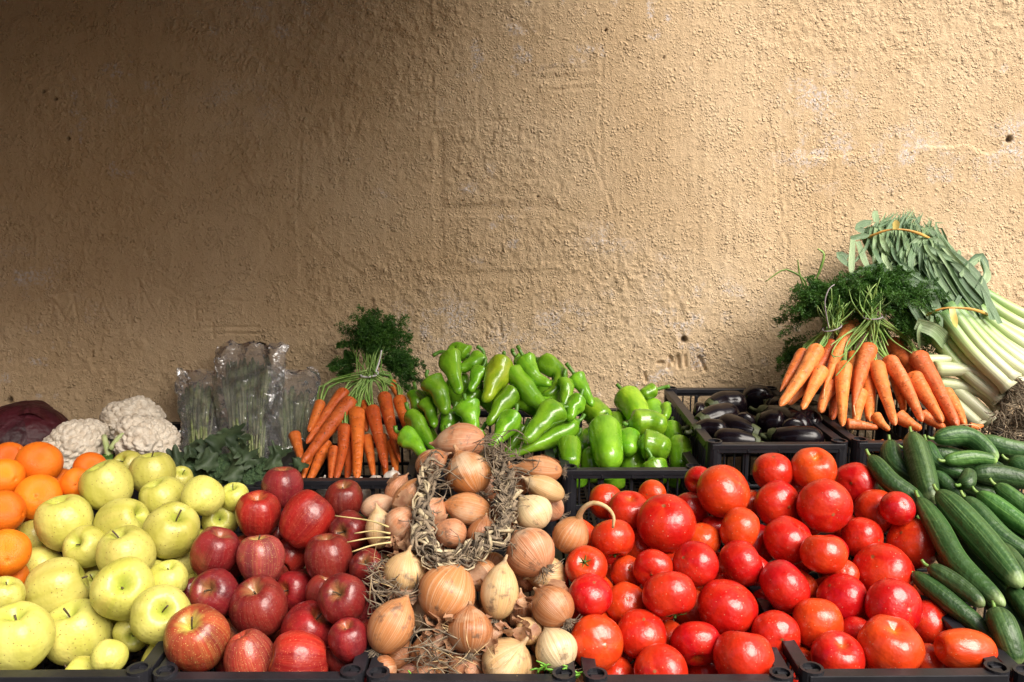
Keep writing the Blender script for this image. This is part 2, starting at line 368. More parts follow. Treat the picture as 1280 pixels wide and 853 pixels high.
def seg_dist(X, Z, pts):
    d = np.full(X.shape, 9.)
    for (x0, z0), (x1, z1) in zip(pts[:-1], pts[1:]):
        vx, vz = x1 - x0, z1 - z0; L = vx * vx + vz * vz + 1e-12
        t = np.clip(((X - x0) * vx + (Z - z0) * vz) / L, 0, 1)
        d = np.minimum(d, np.hypot(X - x0 - t * vx, Z - z0 - t * vz))
    return d
def wpx(pts):
    return [(at(a, b, WALL_Y)[0], at(a, b, WALL_Y)[2]) for a, b in pts]
def build_wall():
    st = .0032
    xs = np.r_[np.linspace(-4.5, -1.6, 30)[:-1], np.arange(-1.6, 1.6, st), np.linspace(1.6, 5.5, 40)]
    zs = np.r_[np.linspace(-.05, .62, 10)[:-1], np.arange(.62, 2.06, st), np.linspace(2.06, 3.3, 14)]
    X, Z = np.meshgrid(xs, zs)
    big = fbm(X * 1.1, Z * 1.1, 3, 5)
    patch = sstep(.40, .62, fbm(X * 2.6 + 4, Z * 2.6, 4, 11) + .05 * np.sin(Z * 3))
    wx = X + .006 * (fbm(X * 40, Z * 40, 2, 3) - .5); wz = Z + .006 * (fbm(X * 40, Z * 40, 2, 4) - .5)
    lump = sstep(.54, .66, fbm(wx * 95, wz * 80, 3, 21, .55))
    lump2 = sstep(.57, .68, fbm(wx * 50, wz * 40, 4, 41, .6))
    grit = fbm(X * 140, Z * 120, 2, 51)
    trowel = fbm(X * 55, Z * 4.5, 3, 61)
    rag = 1 - np.abs(2 * fbm(wx * 18, wz * 13, 3, 71) - 1)
    H = .012 * (big - .5) + (.10 + .90 * patch) * (.0013 * lump + .0017 * lump2) + .0016 * (grit - .5) + (.4 + .6 * (1 - patch)) * .0024 * (trowel - .5) \
        + .0012 * patch * sstep(.90, 1.0, rag)
    def carve(px, w=.0045, dep=.004, burr=.0012):
        nonlocal H
        p = wpx(px); XX, ZZ, HH = X, Z, H
        i0, i1 = np.searchsorted(xs, [min(q[0] for q in p) - .04, max(q[0] for q in p) + .04]); j0, j1 = np.searchsorted(zs, [min(q[1] for q in p) - .04, max(q[1] for q in p) + .04])
        sl_ = np.s_[j0:j1, i0:i1]; carve_in(HH, XX[sl_], ZZ[sl_], sl_, p, w, dep, burr)
    def carve_in(HH, X, Z, sl_, p, w, dep, burr):
        d = seg_dist(X + .006 * (vn(X * 25, Z * 25, 8) - .5), Z + .006 * (vn(X * 25, Z * 25, 9) - .5), p)
        brk = .5 + .6 * sstep(.3, .5, vn(X * 22, Z * 22, 10))
        HH[sl_] += -dep * .7 * brk * np.exp(-(d / w) ** 2) + .6 * burr * np.exp(-((d - 2.1 * w) / (w * .8)) ** 2)
    def smooth(px, w=.012):     # trowelled-flat stroke
        nonlocal H
        d = seg_dist(X, Z, wpx(px)); k = np.exp(-(d / w) ** 2)
        H = H * (1 - .8 * k) - .0010 * k
    # large finger-drawn letters
    for p in ([(375, 176), (373, 262), (378, 363)], [(386, 290), (389, 345)], [(453, 141), (428, 201), (383, 262)], [(383, 282), (415, 318), (453, 343)],
              [(547, 166), (544, 262), (549, 343)], [(553, 166), (552, 262), (555, 340)], [(554, 259), (630, 254), (690, 248)], [(554, 268), (660, 268)], [(549, 343), (620, 341), (700, 339), (720, 333)], [(544, 156), (632, 151)],
              [(166, 217), (212, 247), (282, 257), (328, 282), (338, 312), (318, 350), (252, 366), (207, 343), (171, 302), (163, 260), (170, 225)],
              [(205, 250), (262, 258), (318, 275)], [(180, 350), (230, 370), (300, 376)],
              [(957, 126), (968, 190), (976, 260), (988, 328)], [(985, 190), (984, 330)], [(1041, 200), (1039, 290)], [(753, 60), (750, 150), (757, 330)], [(675, 87), (742, 85)], [(680, 112), (748, 110)],
              [(405, 145), (408, 180)], [(415, 140), (420, 175)], [(735, 180), (765, 260), (772, 345)], [(505, 90), (498, 115), (500, 130)], [(540, 95), (542, 150)], [(600, 100), (598, 140)]):
        carve(p, .0044, .0016, .0009)
    for p in ([(550, 170), (548, 340)], [(554, 263), (690, 258)], [(205, 253), (318, 278)], [(552, 345), (700, 345)], [(377, 265), (382, 360)], [(675, 98), (745, 96)], [(150, 330), (160, 400)], [(60, 300), (180, 310)]): smooth(p)
    # small scratched letters
    for p in ([(34, 394), (33, 420)], [(62, 405), (66, 375), (80, 398), (92, 372), (97, 403)], [(117, 403), (127, 374), (137, 402)], [(121, 392), (134, 391)], [(149, 374), (151, 403)], [(160, 376), (164, 408)],
              [(172, 350), (178, 395)], [(172, 350), (198, 400), (202, 372)], [(212, 402), (214, 374), (222, 394), (230, 373), (234, 402)], [(243, 374), (245, 402), (262, 400)], [(243, 374), (259, 374)], [(244, 388), (256, 387)],
              [(60, 347), (98, 345)], [(66, 368), (92, 365)], [(255, 410), (322, 408)], [(262, 418), (328, 416)], [(266, 404), (268, 424)], [(606, 424), (608, 402), (616, 416), (624, 400), (627, 422)]):
        carve(p, .0034, .0034, .0008)
    for p in ([(835, 461), (837, 446), (842, 455), (847, 445), (849, 460)], [(856, 446), (857, 459)], [(868, 462), (874, 447), (881, 463)], [(822, 455), (827, 455)], [(805, 466), (807, 476)]):
        carve(p, .0040, .0105, .0010)
    mask = np.zeros_like(H); pit = np.zeros_like(H)
    for a, b, r in ((855, 424, .0085), (12, 500, .008), (757, 38, .003), (830, 72, .0028), (1262, 175, .008), (86, 173, .004), (55, 115, .004), (70, 124, .004), (672, 246, .0028)):
        x, z = wpx([(a, b)])[0]; d = np.hypot(X - x, Z - z) * (1 + .5 * (vn(X * 90, Z * 90, 3) - .5)); k = np.exp(-(d / r) ** 4)
        H -= .012 * k; pit = np.maximum(pit, k)
    for a, b, r in ((1028, 121, .06), (1062, 197, .07), (1010, 190, .05), (1150, 190, .07), (1250, 190, .05), (1268, 160, .03), (486, 240, .015), (585, 236, .012), (640, 430, .05), (827, 322, .012), (500, 420, .05), (560, 395, .05), (540, 405, .06), (1190, 230, .04), (860, 360, .05), (900, 375, .05), (850, 400, .05), (30, 340, .05), (300, 130, .05), (700, 400, .05), (760, 300, .04)):
        x, z = wpx([(a, b)])[0]; d = np.hypot((X - x) * .6, Z - z); mask = np.maximum(mask, np.exp(-(d / r) ** 2))
    mask = mask * sstep(.42, .6, fbm(X * 26, Z * 26, 3, 81)) * .9 + .8 * sstep(.68, .78, fbm(X * 22, Z * 22, 3, 91)) * sstep(.5, .65, fbm(X * 3, Z * 3, 2, 95))
    H += .0015 * (mask > .3) * 0
    for (a, b), dz in (((1040, 195), .004), ((1200, 185), .005)):   # spalled edge of an old repair
        x, z = wpx([(a, b)])[0]
        e = z + .02 * (fbm(X * 12, X * 0 + 1, 3, 5) - .5) * 2
        H += dz * np.exp(-((X - x) / .10) ** 2) * sstep(0, .008, e - Z) * np.exp(-np.maximum(e - Z, 0) / .06)
    V = np.stack([X, -H, Z], -1).reshape(-1, 3)
    nx, nz = len(xs), len(zs)
    i = np.arange(nz - 1)[:, None] * nx + np.arange(nx - 1)[None]
    Fc = np.stack([i, i + 1, i + nx + 1, i + nx], -1).reshape(-1, 4)
    n0 = len(V)
    me = bpy.data.meshes.new('plastered_wall')
    # slab behind the relief
    bx = [(xs[0], .02, zs[0]), (xs[-1], .02, zs[0]), (xs[-1], .02, zs[-1]), (xs[0], .02, zs[-1]), (xs[0], .22, zs[0]), (xs[-1], .22, zs[0]), (xs[-1], .22, zs[-1]), (xs[0], .22, zs[-1])]
    V = np.vstack([V, bx])
    FB = [(n0 + a, n0 + b, n0 + c, n0 + d) for a, b, c, d in ((0, 1, 2, 3), (4, 7, 6, 5), (0, 4, 5, 1), (1, 5, 6, 2), (2, 6, 7, 3), (3, 7, 4, 0))]
    Fc = np.vstack([Fc, FB])
    me.vertices.add(len(V)); me.vertices.foreach_set('co', V.astype(np.float32).ravel())
    me.loops.add(Fc.size); me.loops.foreach_set('vertex_index', Fc.astype(np.int32).ravel())
    me.polygons.add(len(Fc)); me.polygons.foreach_set('loop_start', np.arange(0, Fc.size, 4, dtype=np.int32))
    me.polygons.foreach_set('use_smooth', np.ones(len(Fc), dtype=bool))
    W = np.zeros((len(V), 3), np.float32); W[:n0, 0] = mask.ravel(); W[:n0, 1] = pit.ravel()
    a_ = me.attributes.new('sw', 'FLOAT_VECTOR', 'POINT'); a_.data.foreach_set('vector', W.ravel())
    me.materials.append(M['ochre_plaster']); me.update(calc_edges=True); me.validate()
    o = mk('plastered_wall', None, None, me=me, loc=(0, WALL_Y, 0))
    tag(o, 'rough ochre plastered wall with scratched letters behind the stall', 'wall')
build_wall()

# unseen side wall and overhang, added to shade the left end
mb = MB().box(-1.78, -1.52, .95, WALL_Y - .06, -.02, 3.3)
tag(mb.build('added_side_wall', M['plaster'], smooth=False), 'plain side wall added out of view to shade the left end', 'wall')
# unseen building added behind the viewer to keep low sky light off the left
hb = empty('added_house', (-3.6, -3.4, 0)); tag(hb, 'dark rendered building added behind the viewer to block low sky light', 'added_house')
for x0, x1, z0, z1 in ((-3.4, -1.9, -.02, 4.6), (-.9, 1.0, -.02, 4.6), (1.9, 3.2, -.02, 4.6), (-1.9, -.9, -.02, 1.0), (-1.9, -.9, 2.3, 4.6), (1.0, 1.9, 2.2, 4.6)):
    MB().box(x0, x1, -.25, 0, z0, z1).build('wall', M['plaster'], hb, smooth=False)
MB().box(-1.9, -.9, -.16, -.12, 1.0, 2.3).build('window', M['black_plastic'], hb, smooth=False)
MB().box(1.0, 1.9, -.18, -.12, .0, 2.2).build('door', M['wood'], hb, smooth=False)
MB().box(-3.6, 3.4, -.5, .25, 4.602, 4.75).build('roof_edge', M['wood'], hb, smooth=False)
AW_X0, AW_X1, AW_Y0, AW_Z = -3.08, .10, .90, 2.02
AW_SK = math.tan(math.pi - SUN_AZ)      # added sail: free edge follows the sun azimuth, so its shadow edge stands upright
aw = empty('added_awning', (AW_X0, WALL_Y, AW_Z)); tag(aw, 'dark canvas sail added out of view to shade the left of the wall', 'added_awning')
mb = MB(); nn = 14
xs_ = np.linspace(AW_X0, AW_X1, nn); ys_ = np.linspace(AW_Y0, WALL_Y - .05, 9)
Vt = []; 
for dz in (0, .012):
    for y in ys_:
        for x in AW_X0 + (xs_ - AW_X0) * (AW_X1 + AW_SK * (WALL_Y - y) - AW_X0) / (AW_X1 - AW_X0): Vt.append((x, y, AW_Z + .95 * (y - AW_Y0) / (WALL_Y - AW_Y0) + .012 * math.sin(x * 9) + dz))
Ft = []
m_ = nn * len(ys_)
for i in range(len(ys_) - 1):
    for j in range(nn - 1):
        a = i * nn + j; Ft.append((a, a + nn, a + nn + 1, a + 1)); Ft.append((m_ + a, m_ + a + 1, m_ + a + nn + 1, m_ + a + nn))
for j in range(nn - 1): Ft.append((j, j + 1, m_ + j + 1, m_ + j)); b = (len(ys_) - 1) * nn + j; Ft.append((b + 1, b, m_ + b, m_ + b + 1))
for i in range(len(ys_) - 1): a = i * nn; Ft.append((a + nn, a, m_ + a, m_ + a + nn)); a += nn - 1; Ft.append((a, a + nn, m_ + a + nn, m_ + a))
mk('added_canopy', np.array(Vt) - np.array(aw.location), Ft, M['canvas'], aw)
mb = MB(); tube(mb, [(AW_X0, AW_Y0, AW_Z - .016), (AW_X1 + AW_SK * (WALL_Y - AW_Y0), AW_Y0, AW_Z - .016)], .015, nseg=10)
mb.V = [v - np.array(aw.location) for v in mb.V]; mb.build('front_bar', M['black_plastic'], aw)
for x, x2 in ((AW_X0 + .05, AW_X0 + .05), (AW_X1 + AW_SK * (WALL_Y - AW_Y0) - .05, AW_X1 - .05)):
    mb = MB(); tube(mb, [(x, AW_Y0, AW_Z - .03), (x2, WALL_Y - .04, AW_Z + .90)], .012, nseg=8)
    mb.V = [v - np.array(aw.location) for v in mb.V]; mb.build('support_arm', M['black_plastic'], aw)

# ------------------------------------------------------------------ stall and crates
TILT = R(4.5); cT, sT = math.cos(TILT), math.sin(TILT)
HF = .20
rimF = at(640, 850, 1.13)
F_Y0 = 1.13 + HF * sT; F_Z0 = rimF[2] - HF * cT          # front foot of the front crates
rimB = at(790, 590, 1.735); HB = .20
B_Y0 = 1.735 + HB * sT; B_Z0 = rimB[2] - HB * cT
st = empty('market_stall', (0, F_Y0, 0)); tag(st, 'two step wooden stall carrying the rows of black crates', 'stall')
def plank(y, z, dy, wd):
    # a sloping plank of the platform; top surface passes through (y,z)
    b = MB().box(-1.6, 1.6, 0, dy, -.025, 0)
    o = b.build('plank', M['wood'], st, smooth=False); o.location = (0, y - F_Y0, z); o.rotation_euler = (TILT, 0, 0)
for k in range(4): plank(F_Y0 + (k * .132 - .012) * cT, F_Z0 - .0015 + (k * .132 - .012) * sT, .125, 3.2)
for k in range(4): plank(B_Y0 + (k * .132 - .012) * cT, B_Z0 - .0015 + (k * .132 - .012) * sT, .122, 3.2)
for x in (-1.5, 0.02, 1.5):
    for y, z in ((F_Y0 + .03, F_Z0 - .03), (F_Y0 + .46, F_Z0 - .03), (B_Y0 + .03, B_Z0 - .03), (B_Y0 + .46, B_Z0 - .03)):
        b = MB().box(x - .03, x + .03, y - F_Y0 - .02, y - F_Y0 + .02, 0, z); b.build('leg', M['wood'], st, smooth=False)

CW, CD = .295, .50
def crate_panel(L, h, handle=True, dense=False):
    """lattice panel in x (length L centred) and z, thickness in +y, outer face y=0"""
    b = MB(); t = .006; q = .017
    b.box(-L / 2, L / 2, -.010, .010, h - .011, h)                      # lip
    b.box(-L / 2 + .001, L / 2 - .001, -.0085, -.0035, h - .019, h - .0105)     # skirt of the lip
    nr = max(3, int(L / .06))
    for i in range(nr + 1):
        x = -L / 2 + .012 + (L - .024) * i / nr
        b.box(x - .0015, x + .0015, -.0099, -.003, h - .0185, h - .0105)
    b.box(-L / 2 + q, L / 2 - q, 0, t, h - .019, h - .0115)
    lo, mid = .0, h * .58
    b.box(-L / 2 + q, L / 2 - q, -.001, t + .001, mid - .006, mid + .006)
    b.box(-L / 2 + q, L / 2 - q, 0, t, h * .30 - .004, h * .30 + .004)
    b.box(-L / 2 + q, L / 2 - q, 0, t, lo, lo + .022)
    hw = .062 if handle else 0
    top = h - .018
    x = -L / 2 + q + .012; k = 0
    while x < L / 2 - q - .004:
        wd = .0030 if k % 3 == 2 else .0018
        if abs(x) > hw + .004: b.box(x - wd, x + wd, .0008, t - .0008, mid + .005, top + .002)
        b.box(x - wd, x + wd, .0008, t - .0008, .02, mid - .004)
        x += .0205; k += 1
    if handle:
        for s in (-1, 1): b.box(s * hw - .004, s * hw + .004, -.001, t + .001, mid, top)
        b.box(-.0035, .0035, .0006, t - .0006, mid, top)
        b.box(-hw, hw, .0004, t - .0004, mid + .012, mid + .018)
        for s in (-1, 1):
            for zz, dd in ((mid + .018, 1), (top, -1)):
                b.add([(s * hw, 0.001, zz), (s * (hw - .012), .001, zz), (s * hw, .001, zz + dd * .012), (s * hw, t - .001, zz), (s * (hw - .012), t - .001, zz), (s * hw, t - .001, zz + dd * .012)], [(0, 1, 2), (3, 5, 4), (1, 4, 5, 2), (0, 3, 4, 1), (0, 2, 5, 3)])
    else:
        for s in (-1, 0, 1): b.box(s * L * .25 - .004, s * L * .25 + .004, -.001, t + .001, mid, top)
    return b
def post(h):
    b = MB(); n = 14; ro, ri = .0165, .0125
    a = np.arange(n) / n * 2 * math.pi
    rings = [(ro, 0), (ro, h + .004), (ri, h + .004), (ri, h - .012)]
    V = np.vstack([np.stack([r * np.cos(a), r * np.sin(a), np.full(n, z)], 1) for r, z in rings] + [np.array([(0, 0, h - .012), (0, 0, 0)])])
    Fc = [(k * n + j, k * n + (j + 1) % n, (k + 1) * n + (j + 1) % n, (k + 1) * n + j) for k in range(3) for j in range(n)]
    Fc += [(3 * n + j, 3 * n + (j + 1) % n, 4 * n) for j in range(n)] + [((j + 1) % n, j, 4 * n + 1) for j in range(n)]
    return b.add(V, Fc)
_cm = {}
def crate(xc, row, h, label, yaw=0., dz=0.):
    y0, z0 = (F_Y0, F_Z0) if row == 0 else (B_Y0, B_Z0)
    yc = y0 + CD / 2 * cT; zc = z0 + CD / 2 * sT + dz
    e = empty('produce_crate', (xc, yc, zc)); e.rotation_euler = (TILT, 0, yaw)
    tag(e, label, 'crate', 'black plastic produce crates on the stall')
    def put(key, name, fn, loc, rz, bev=True):
        if key in _cm: o = mk(name, None, None, me=_cm[key], parent=e)
        else:
            o = fn().build(name, M['black_plastic'], e, smooth=False); _cm[key] = o.data
        o.location = loc; o.rotation_euler = (0, 0, rz)
        if bev:
            md = o.modifiers.new('bevel', 'BEVEL'); md.width = .0011; md.segments = 2; md.limit_method = 'ANGLE'
    ft = .011
    put(('s', h), 'end_panel', lambda: crate_panel(CW - .02, h), (0, -CD / 2 + ft, 0), 0)
    put(('s', h), 'end_panel', None, (0, CD / 2 - ft, 0), math.pi)
    put(('l', h), 'side_panel', lambda: crate_panel(CD - .045, h, False), (-CW / 2 + ft, 0, 0), -math.pi / 2)
    put(('l', h), 'side_panel', None, (CW / 2 - ft, 0, 0), math.pi / 2)
    for sx in (-1, 1):
        for sy in (-1, 1): put(('p', h), 'corner_post', lambda: post(h), (sx * (CW / 2 - .0175), sy * (CD / 2 - .0175), 0), 0, False)
    put('f', 'floor_grid', lambda: floor_grid(), (0, 0, 0), 0, False)
    return e
def floor_grid():
    b = MB(); 
    for i in range(12): x = -CW / 2 + .03 + i * (CW - .06) / 11; b.box(x - .004, x + .004, -CD / 2 + .02, CD / 2 - .02, .002, .007)
    for i in range(18): y = -CD / 2 + .03 + i * (CD - .06) / 17; b.box(-CW / 2 + .02, CW / 2 - .02, y - .004, y + .004, .0015, .0065)
    return b
FX = [-.955 + .30 * i for i in range(7)]         # crate centres
fl = ['black plastic crate heaped with oranges', 'black plastic crate heaped with yellow apples', 'black plastic crate heaped with red apples', 'black plastic crate under the heap of braided onions',
      'black plastic crate heaped with tomatoes beside the onions', 'black plastic crate of tomatoes with cucumbers spilling in', 'black plastic crate heaped with cucumbers']
fh = [.20, .203, .20, .197, .196, .205, .20]
for x, l, h, yw in zip(FX, fl, fh, (0, .012, .004, -.01, .008, .012, .01)): crate(x, 0, h, l, yw)
BX = [-1.255 + .30 * i for i in range(9)]
bl = ['black plastic crate holding the red cabbage', 'black plastic crate holding cauliflowers', 'black plastic crate of broccoli and bagged asparagus', 'black lattice crate of garlic under the carrot bunch',
      'black lattice crate under the heap of long green peppers', 'black lattice crate full of plump green peppers', 'black plastic crate of aubergines with its tall back showing', 'black plastic crate under carrot bunches and leeks', 'black plastic crate under the leek roots by the carrots']
bh = [.165, .165, .165, .18, .20, .203, .258, .262, .20]
for x, l, h, yw in zip(BX, bl, bh, (0, 0, .01, .012, .012, .014, .012, .014, 0)): crate(x, 1, h, l, yw)

# ================================================================== produce: placing
UPV = np.array((0, sP, cP)); VIEW = np.array((0, -cP, sP)); RIGHT = np.array((1., 0, 0))
def axis(ix, iy, iv):
    v = RIGHT * ix + UPV * iy + VIEW * iv; return v / np.linalg.norm(v)
def raxis(mx, my, mv, sp):
    return axis(mx + random.gauss(0, sp), my + random.gauss(0, sp), mv + random.gauss(0, sp))
def orient(o, ax, spin=None, scale=None):
    q = Vector(ax).to_track_quat('Z', 'Y')
    from mathutils import Quaternion
    q = q @ Quaternion((0, 0, 1), random.uniform(0, 6.283) if spin is None else spin)
    o.rotation_mode = 'QUATERNION'; o.rotation_quaternion = q
    if scale is not None: o.scale = (scale,) * 3 if not isinstance(scale, tuple) else scale
PC = np.zeros((0, 3)); PR = np.zeros(0)          # spheres already placed
REQ = []
def req(kind, layer, pts, rpx, yf, build, prof=None, dmax=.12, yoff=0., key=None):
    REQ.append(dict(kind=kind, layer=layer, pts=pts, rpx=rpx, yf=yf, build=build, prof=prof, dmax=dmax, yoff=yoff, sk=(layer, -max(p[1] for p in pts) if key is None else key)))
def solve(tol=.93, step=.004):
    global PC, PR, REQ
    REQ.sort(key=lambda q: q['sk'])
    for q in REQ:
        best = None
        for k in range(int(q['dmax'] / step) + 1):
            d = k * step + q['yoff']
            Ys = [q['yf'](p[1]) + (p[2] if len(p) > 2 else 0) + d for p in q['pts']]
            W = np.array([at(p[0], p[1], min(y, WALL_Y - .02)) for p, y in zip(q['pts'], Ys)])
            r = q['rpx'] * depth(np.mean([p[1] for p in q['pts']]), np.mean(Ys) - d) / F
            if len(W) > 1:
                us = np.linspace(.05, .95, 9); Cn = interp_curve(W, us, 30); Rr = r * np.array([q['prof'](u) for u in us])
            else: Cn = W; Rr = np.array([r])
            if len(PC):
                D = np.linalg.norm(Cn[:, None] - PC[None], axis=2); ov = (Rr[:, None] + PR[None]) * tol - D
                pen = max(0, ov.max())
            else: pen = 0
            if best is None or pen < best[0] - 1e-5: best = (pen, W, r, Cn, Rr)
            if pen <= 0.0005: break
        pen, W, r, Cn, Rr = best
        PC = np.vstack([PC, Cn]); PR = np.r_[PR, Rr]
        q['build'](W, r)
    REQ = []
def fill(n, x0, x1, y0, y1, yf, zr, rr, build, tol=.95, pmin=560, pmax=850, tries=4000, drop=.6):
    """tuck more fruit in below the top layer, touching but not cutting it"""
    global PC, PR
    pys = np.linspace(pmin, pmax, 60); P = np.array([at(640, p, yf(p)) for p in pys]); o = np.argsort(P[:, 1])
    sz = lambda y: np.interp(y, P[o, 1], P[o, 2])
    cand = np.stack([rng.uniform(x0, x1, tries), rng.uniform(y0, y1, tries)], 1)
    dep = rng.uniform(0, zr, tries); made = 0
    for i in np.argsort(dep):
        if made >= n: break
        r = random.uniform(*rr); c = np.array((cand[i, 0], cand[i, 1], sz(cand[i, 1]) - r * drop - dep[i]))
        if len(PC) and ((r + PR) * tol - np.linalg.norm(PC - c, axis=1)).max() > 0: continue
        build([c], r); PC = np.vstack([PC, c]); PR = np.r_[PR, r]; made += 1

# ------------------------------------------------------------------ meshes of round fruit
APPLE = [(0, .46), (.07, .54), (.17, .70), (.33, .84), (.52, .87), (.74, .74), (.93, .42), (1.0, .05), (.93, -.38), (.76, -.68), (.54, -.86), (.34, -.90), (.18, -.82), (.07, -.76), (0, -.75)]
RED = [(0, .50), (.07, .58), (.17, .76), (.34, .90), (.54, .91), (.77, .76), (.94, .42), (.99, .05), (.89, -.42), (.69, -.78), (.50, -.97), (.33, -1.0), (.18, -.90), (.07, -.82), (0, -.80)]
TOM = [(0, .62), (.08, .62), (.20, .68), (.36, .75), (.56, .73), (.80, .55), (.97, .18), (.985, -.10), (.88, -.45), (.66, -.69), (.36, -.82), (.15, -.845), (0, -.845)]
def fruit_mesh(name, pts, matn, lob, lobt, asym, nring=26, nseg=34, sq=1.):
    ph = random.uniform(0, 6.28); ph2 = random.uniform(0, 6.28); k = random.choice([3, 4, 5])
    def mod(t, a, r, z):
        wt = np.interp(t, *lobt)
        r = r * (1 + lob[1] * wt * np.cos(lob[0] * a + ph)) * (1 + asym * np.cos(a + ph2) * np.sin(t * math.pi)) * (1 + .25 * asym * np.cos(k * a + ph))
        z = z * sq * (1 + asym * .8 * np.cos(a + ph2 + 1)) + asym * .5 * r * np.cos(a + ph)
        return r, z
    V, Fc, W = lathe(pts, nring, nseg, mod)
    o = mk(name, V, Fc, M[matn], sw=W); me = o.data; bpy.data.objects.remove(o); return me
def stem_mesh(z0, L, bend, r0=.035, r1=.055, matn='stem_brown'):
    mb = MB(); tube(mb, [(0, 0, z0), (bend * .3, 0, z0 + L * .5), (bend, .03, z0 + L)], r0, r1, 7, 7)
    o = mb.build('stem', M[matn]); me = o.data; bpy.data.objects.remove(o); return me
def calyx_mesh(z, inv=-1, n=5, matn='stem_brown', L=.12):
    mb = MB()
    for k in range(n):
        a = k / n * 6.283; tube(mb, [(.02 * math.cos(a), .02 * math.sin(a), z), (L * .6 * math.cos(a), L * .6 * math.sin(a), z + inv * .07), (L * math.cos(a + .2), L * math.sin(a + .2), z + inv * .04)], .03, .008, 5, 4)
    o = mb.build('calyx', M[matn]); me = o.data; bpy.data.objects.remove(o); return me
LB = ([0, .12, .3, .7, .85, .95, 1], [0, .6, .35, .3, 1, 1, 0])
YA = [fruit_mesh('apple', APPLE, 'yellow_apple_skin', (5, .030), LB, .05 + .02 * i, sq=random.uniform(.92, 1.04)) for i in range(5)]
RA = [fruit_mesh('apple', RED, 'red_apple_skin', (5, .060), LB, .05 + .02 * i, sq=random.uniform(.94, 1.05)) for i in range(5)]
LT = ([0, .05, .2, .5, .8, 1], [0, .8, 1, .45, .25, 0])
TM = [fruit_mesh('tomato', TOM, 'tomato_skin', (random.choice([4, 5, 6, 7]), random.choice([.008, .015, .03, .045])), LT, random.uniform(.02, .07), 28, 40, sq=random.uniform(.9, 1.1)) for i in range(9)]
ORN = [(0, .86), (.12, .88), (.3, .90), (.55, .80), (.8, .57), (.96, .25), (1, -.05), (.92, -.40), (.7, -.70), (.4, -.90), (.2, -.955), (.1, -.95), (.05, -.93), (0, -.92)]
OR = [fruit_mesh('orange', ORN, 'orange_peel', (6, .01), LT, .03, sq=1.0) for i in range(3)]
AST = [stem_mesh(.46, .20 + .09 * i * i, .05 + .05 * i, .025, .035) for i in range(3)]; ACX = calyx_mesh(-.78)
TSC = calyx_mesh(.64, 1, 6, 'calyx_green', .42); TST = stem_mesh(.62, .18, .05, .05, .06, 'calyx_green')

def round_fruit(name, meshes, label, cat, group, ax=None, defax=(0, .6, .5, .5), kids=(), col=None):
    def b(W, r):
        o = mk(name, None, None, me=random.choice(meshes), loc=W[0])
        orient(o, axis(*ax) if ax else raxis(*defax), scale=float(r))
        tag(o, label, cat, group)
        if col: o.color = c4(col() if callable(col) else col)
        for kn, km in kids:
            c = mk(kn, None, None, me=random.choice(km) if isinstance(km, list) else km, parent=o)
    return b
def redcol():
    k = random.random(); 
    return (1, 1, 1) if k < .55 else ((1.4, 1.6, 1.2) if k < .75 else (1.6, 1.1, 1.))

# ---- oranges
yO = pw((740, 1.27), (565, 1.57))
OG = 'oranges heaped at the end of the stall'; OLb = 'round bright orange in the heap beside the yellow apples'
for L, x, y, r, lb, ax in ((1, 11, 573, 21, None, None), (0, 50, 579, 28, 'bright orange touching the white cauliflower', (.2, .5, -.4)), (0, 6, 597, 23, None, None), (0, 49, 622, 29, 'orange with a dimpled pale blossom end facing out', (-.3, -.2, -.9)), (1, 75, 606, 23, 'orange with ridged peel wedged behind another orange', (.8, .2, .2)),
                          (1, 96, 604, 20, 'orange half hidden behind a yellow apple', None), (1, 113, 586, 21, 'deep orange fruit lying against the cauliflowers', None), (0, 5, 640, 26, 'orange with a pointed navel end', (-.9, .1, -.1)), (0, 8, 690, 29, 'orange lying above the yellow apples, lowest of the oranges', (-.5, .2, -.8)), (1, 14, 722, 22, None, None), (2, 45, 640, 20, None, None)):
    req('orange', L, [(x, y)], r, yO, round_fruit('orange', OR, lb or OLb, 'orange', OG, ax, (0, .1, -.4, .7)))
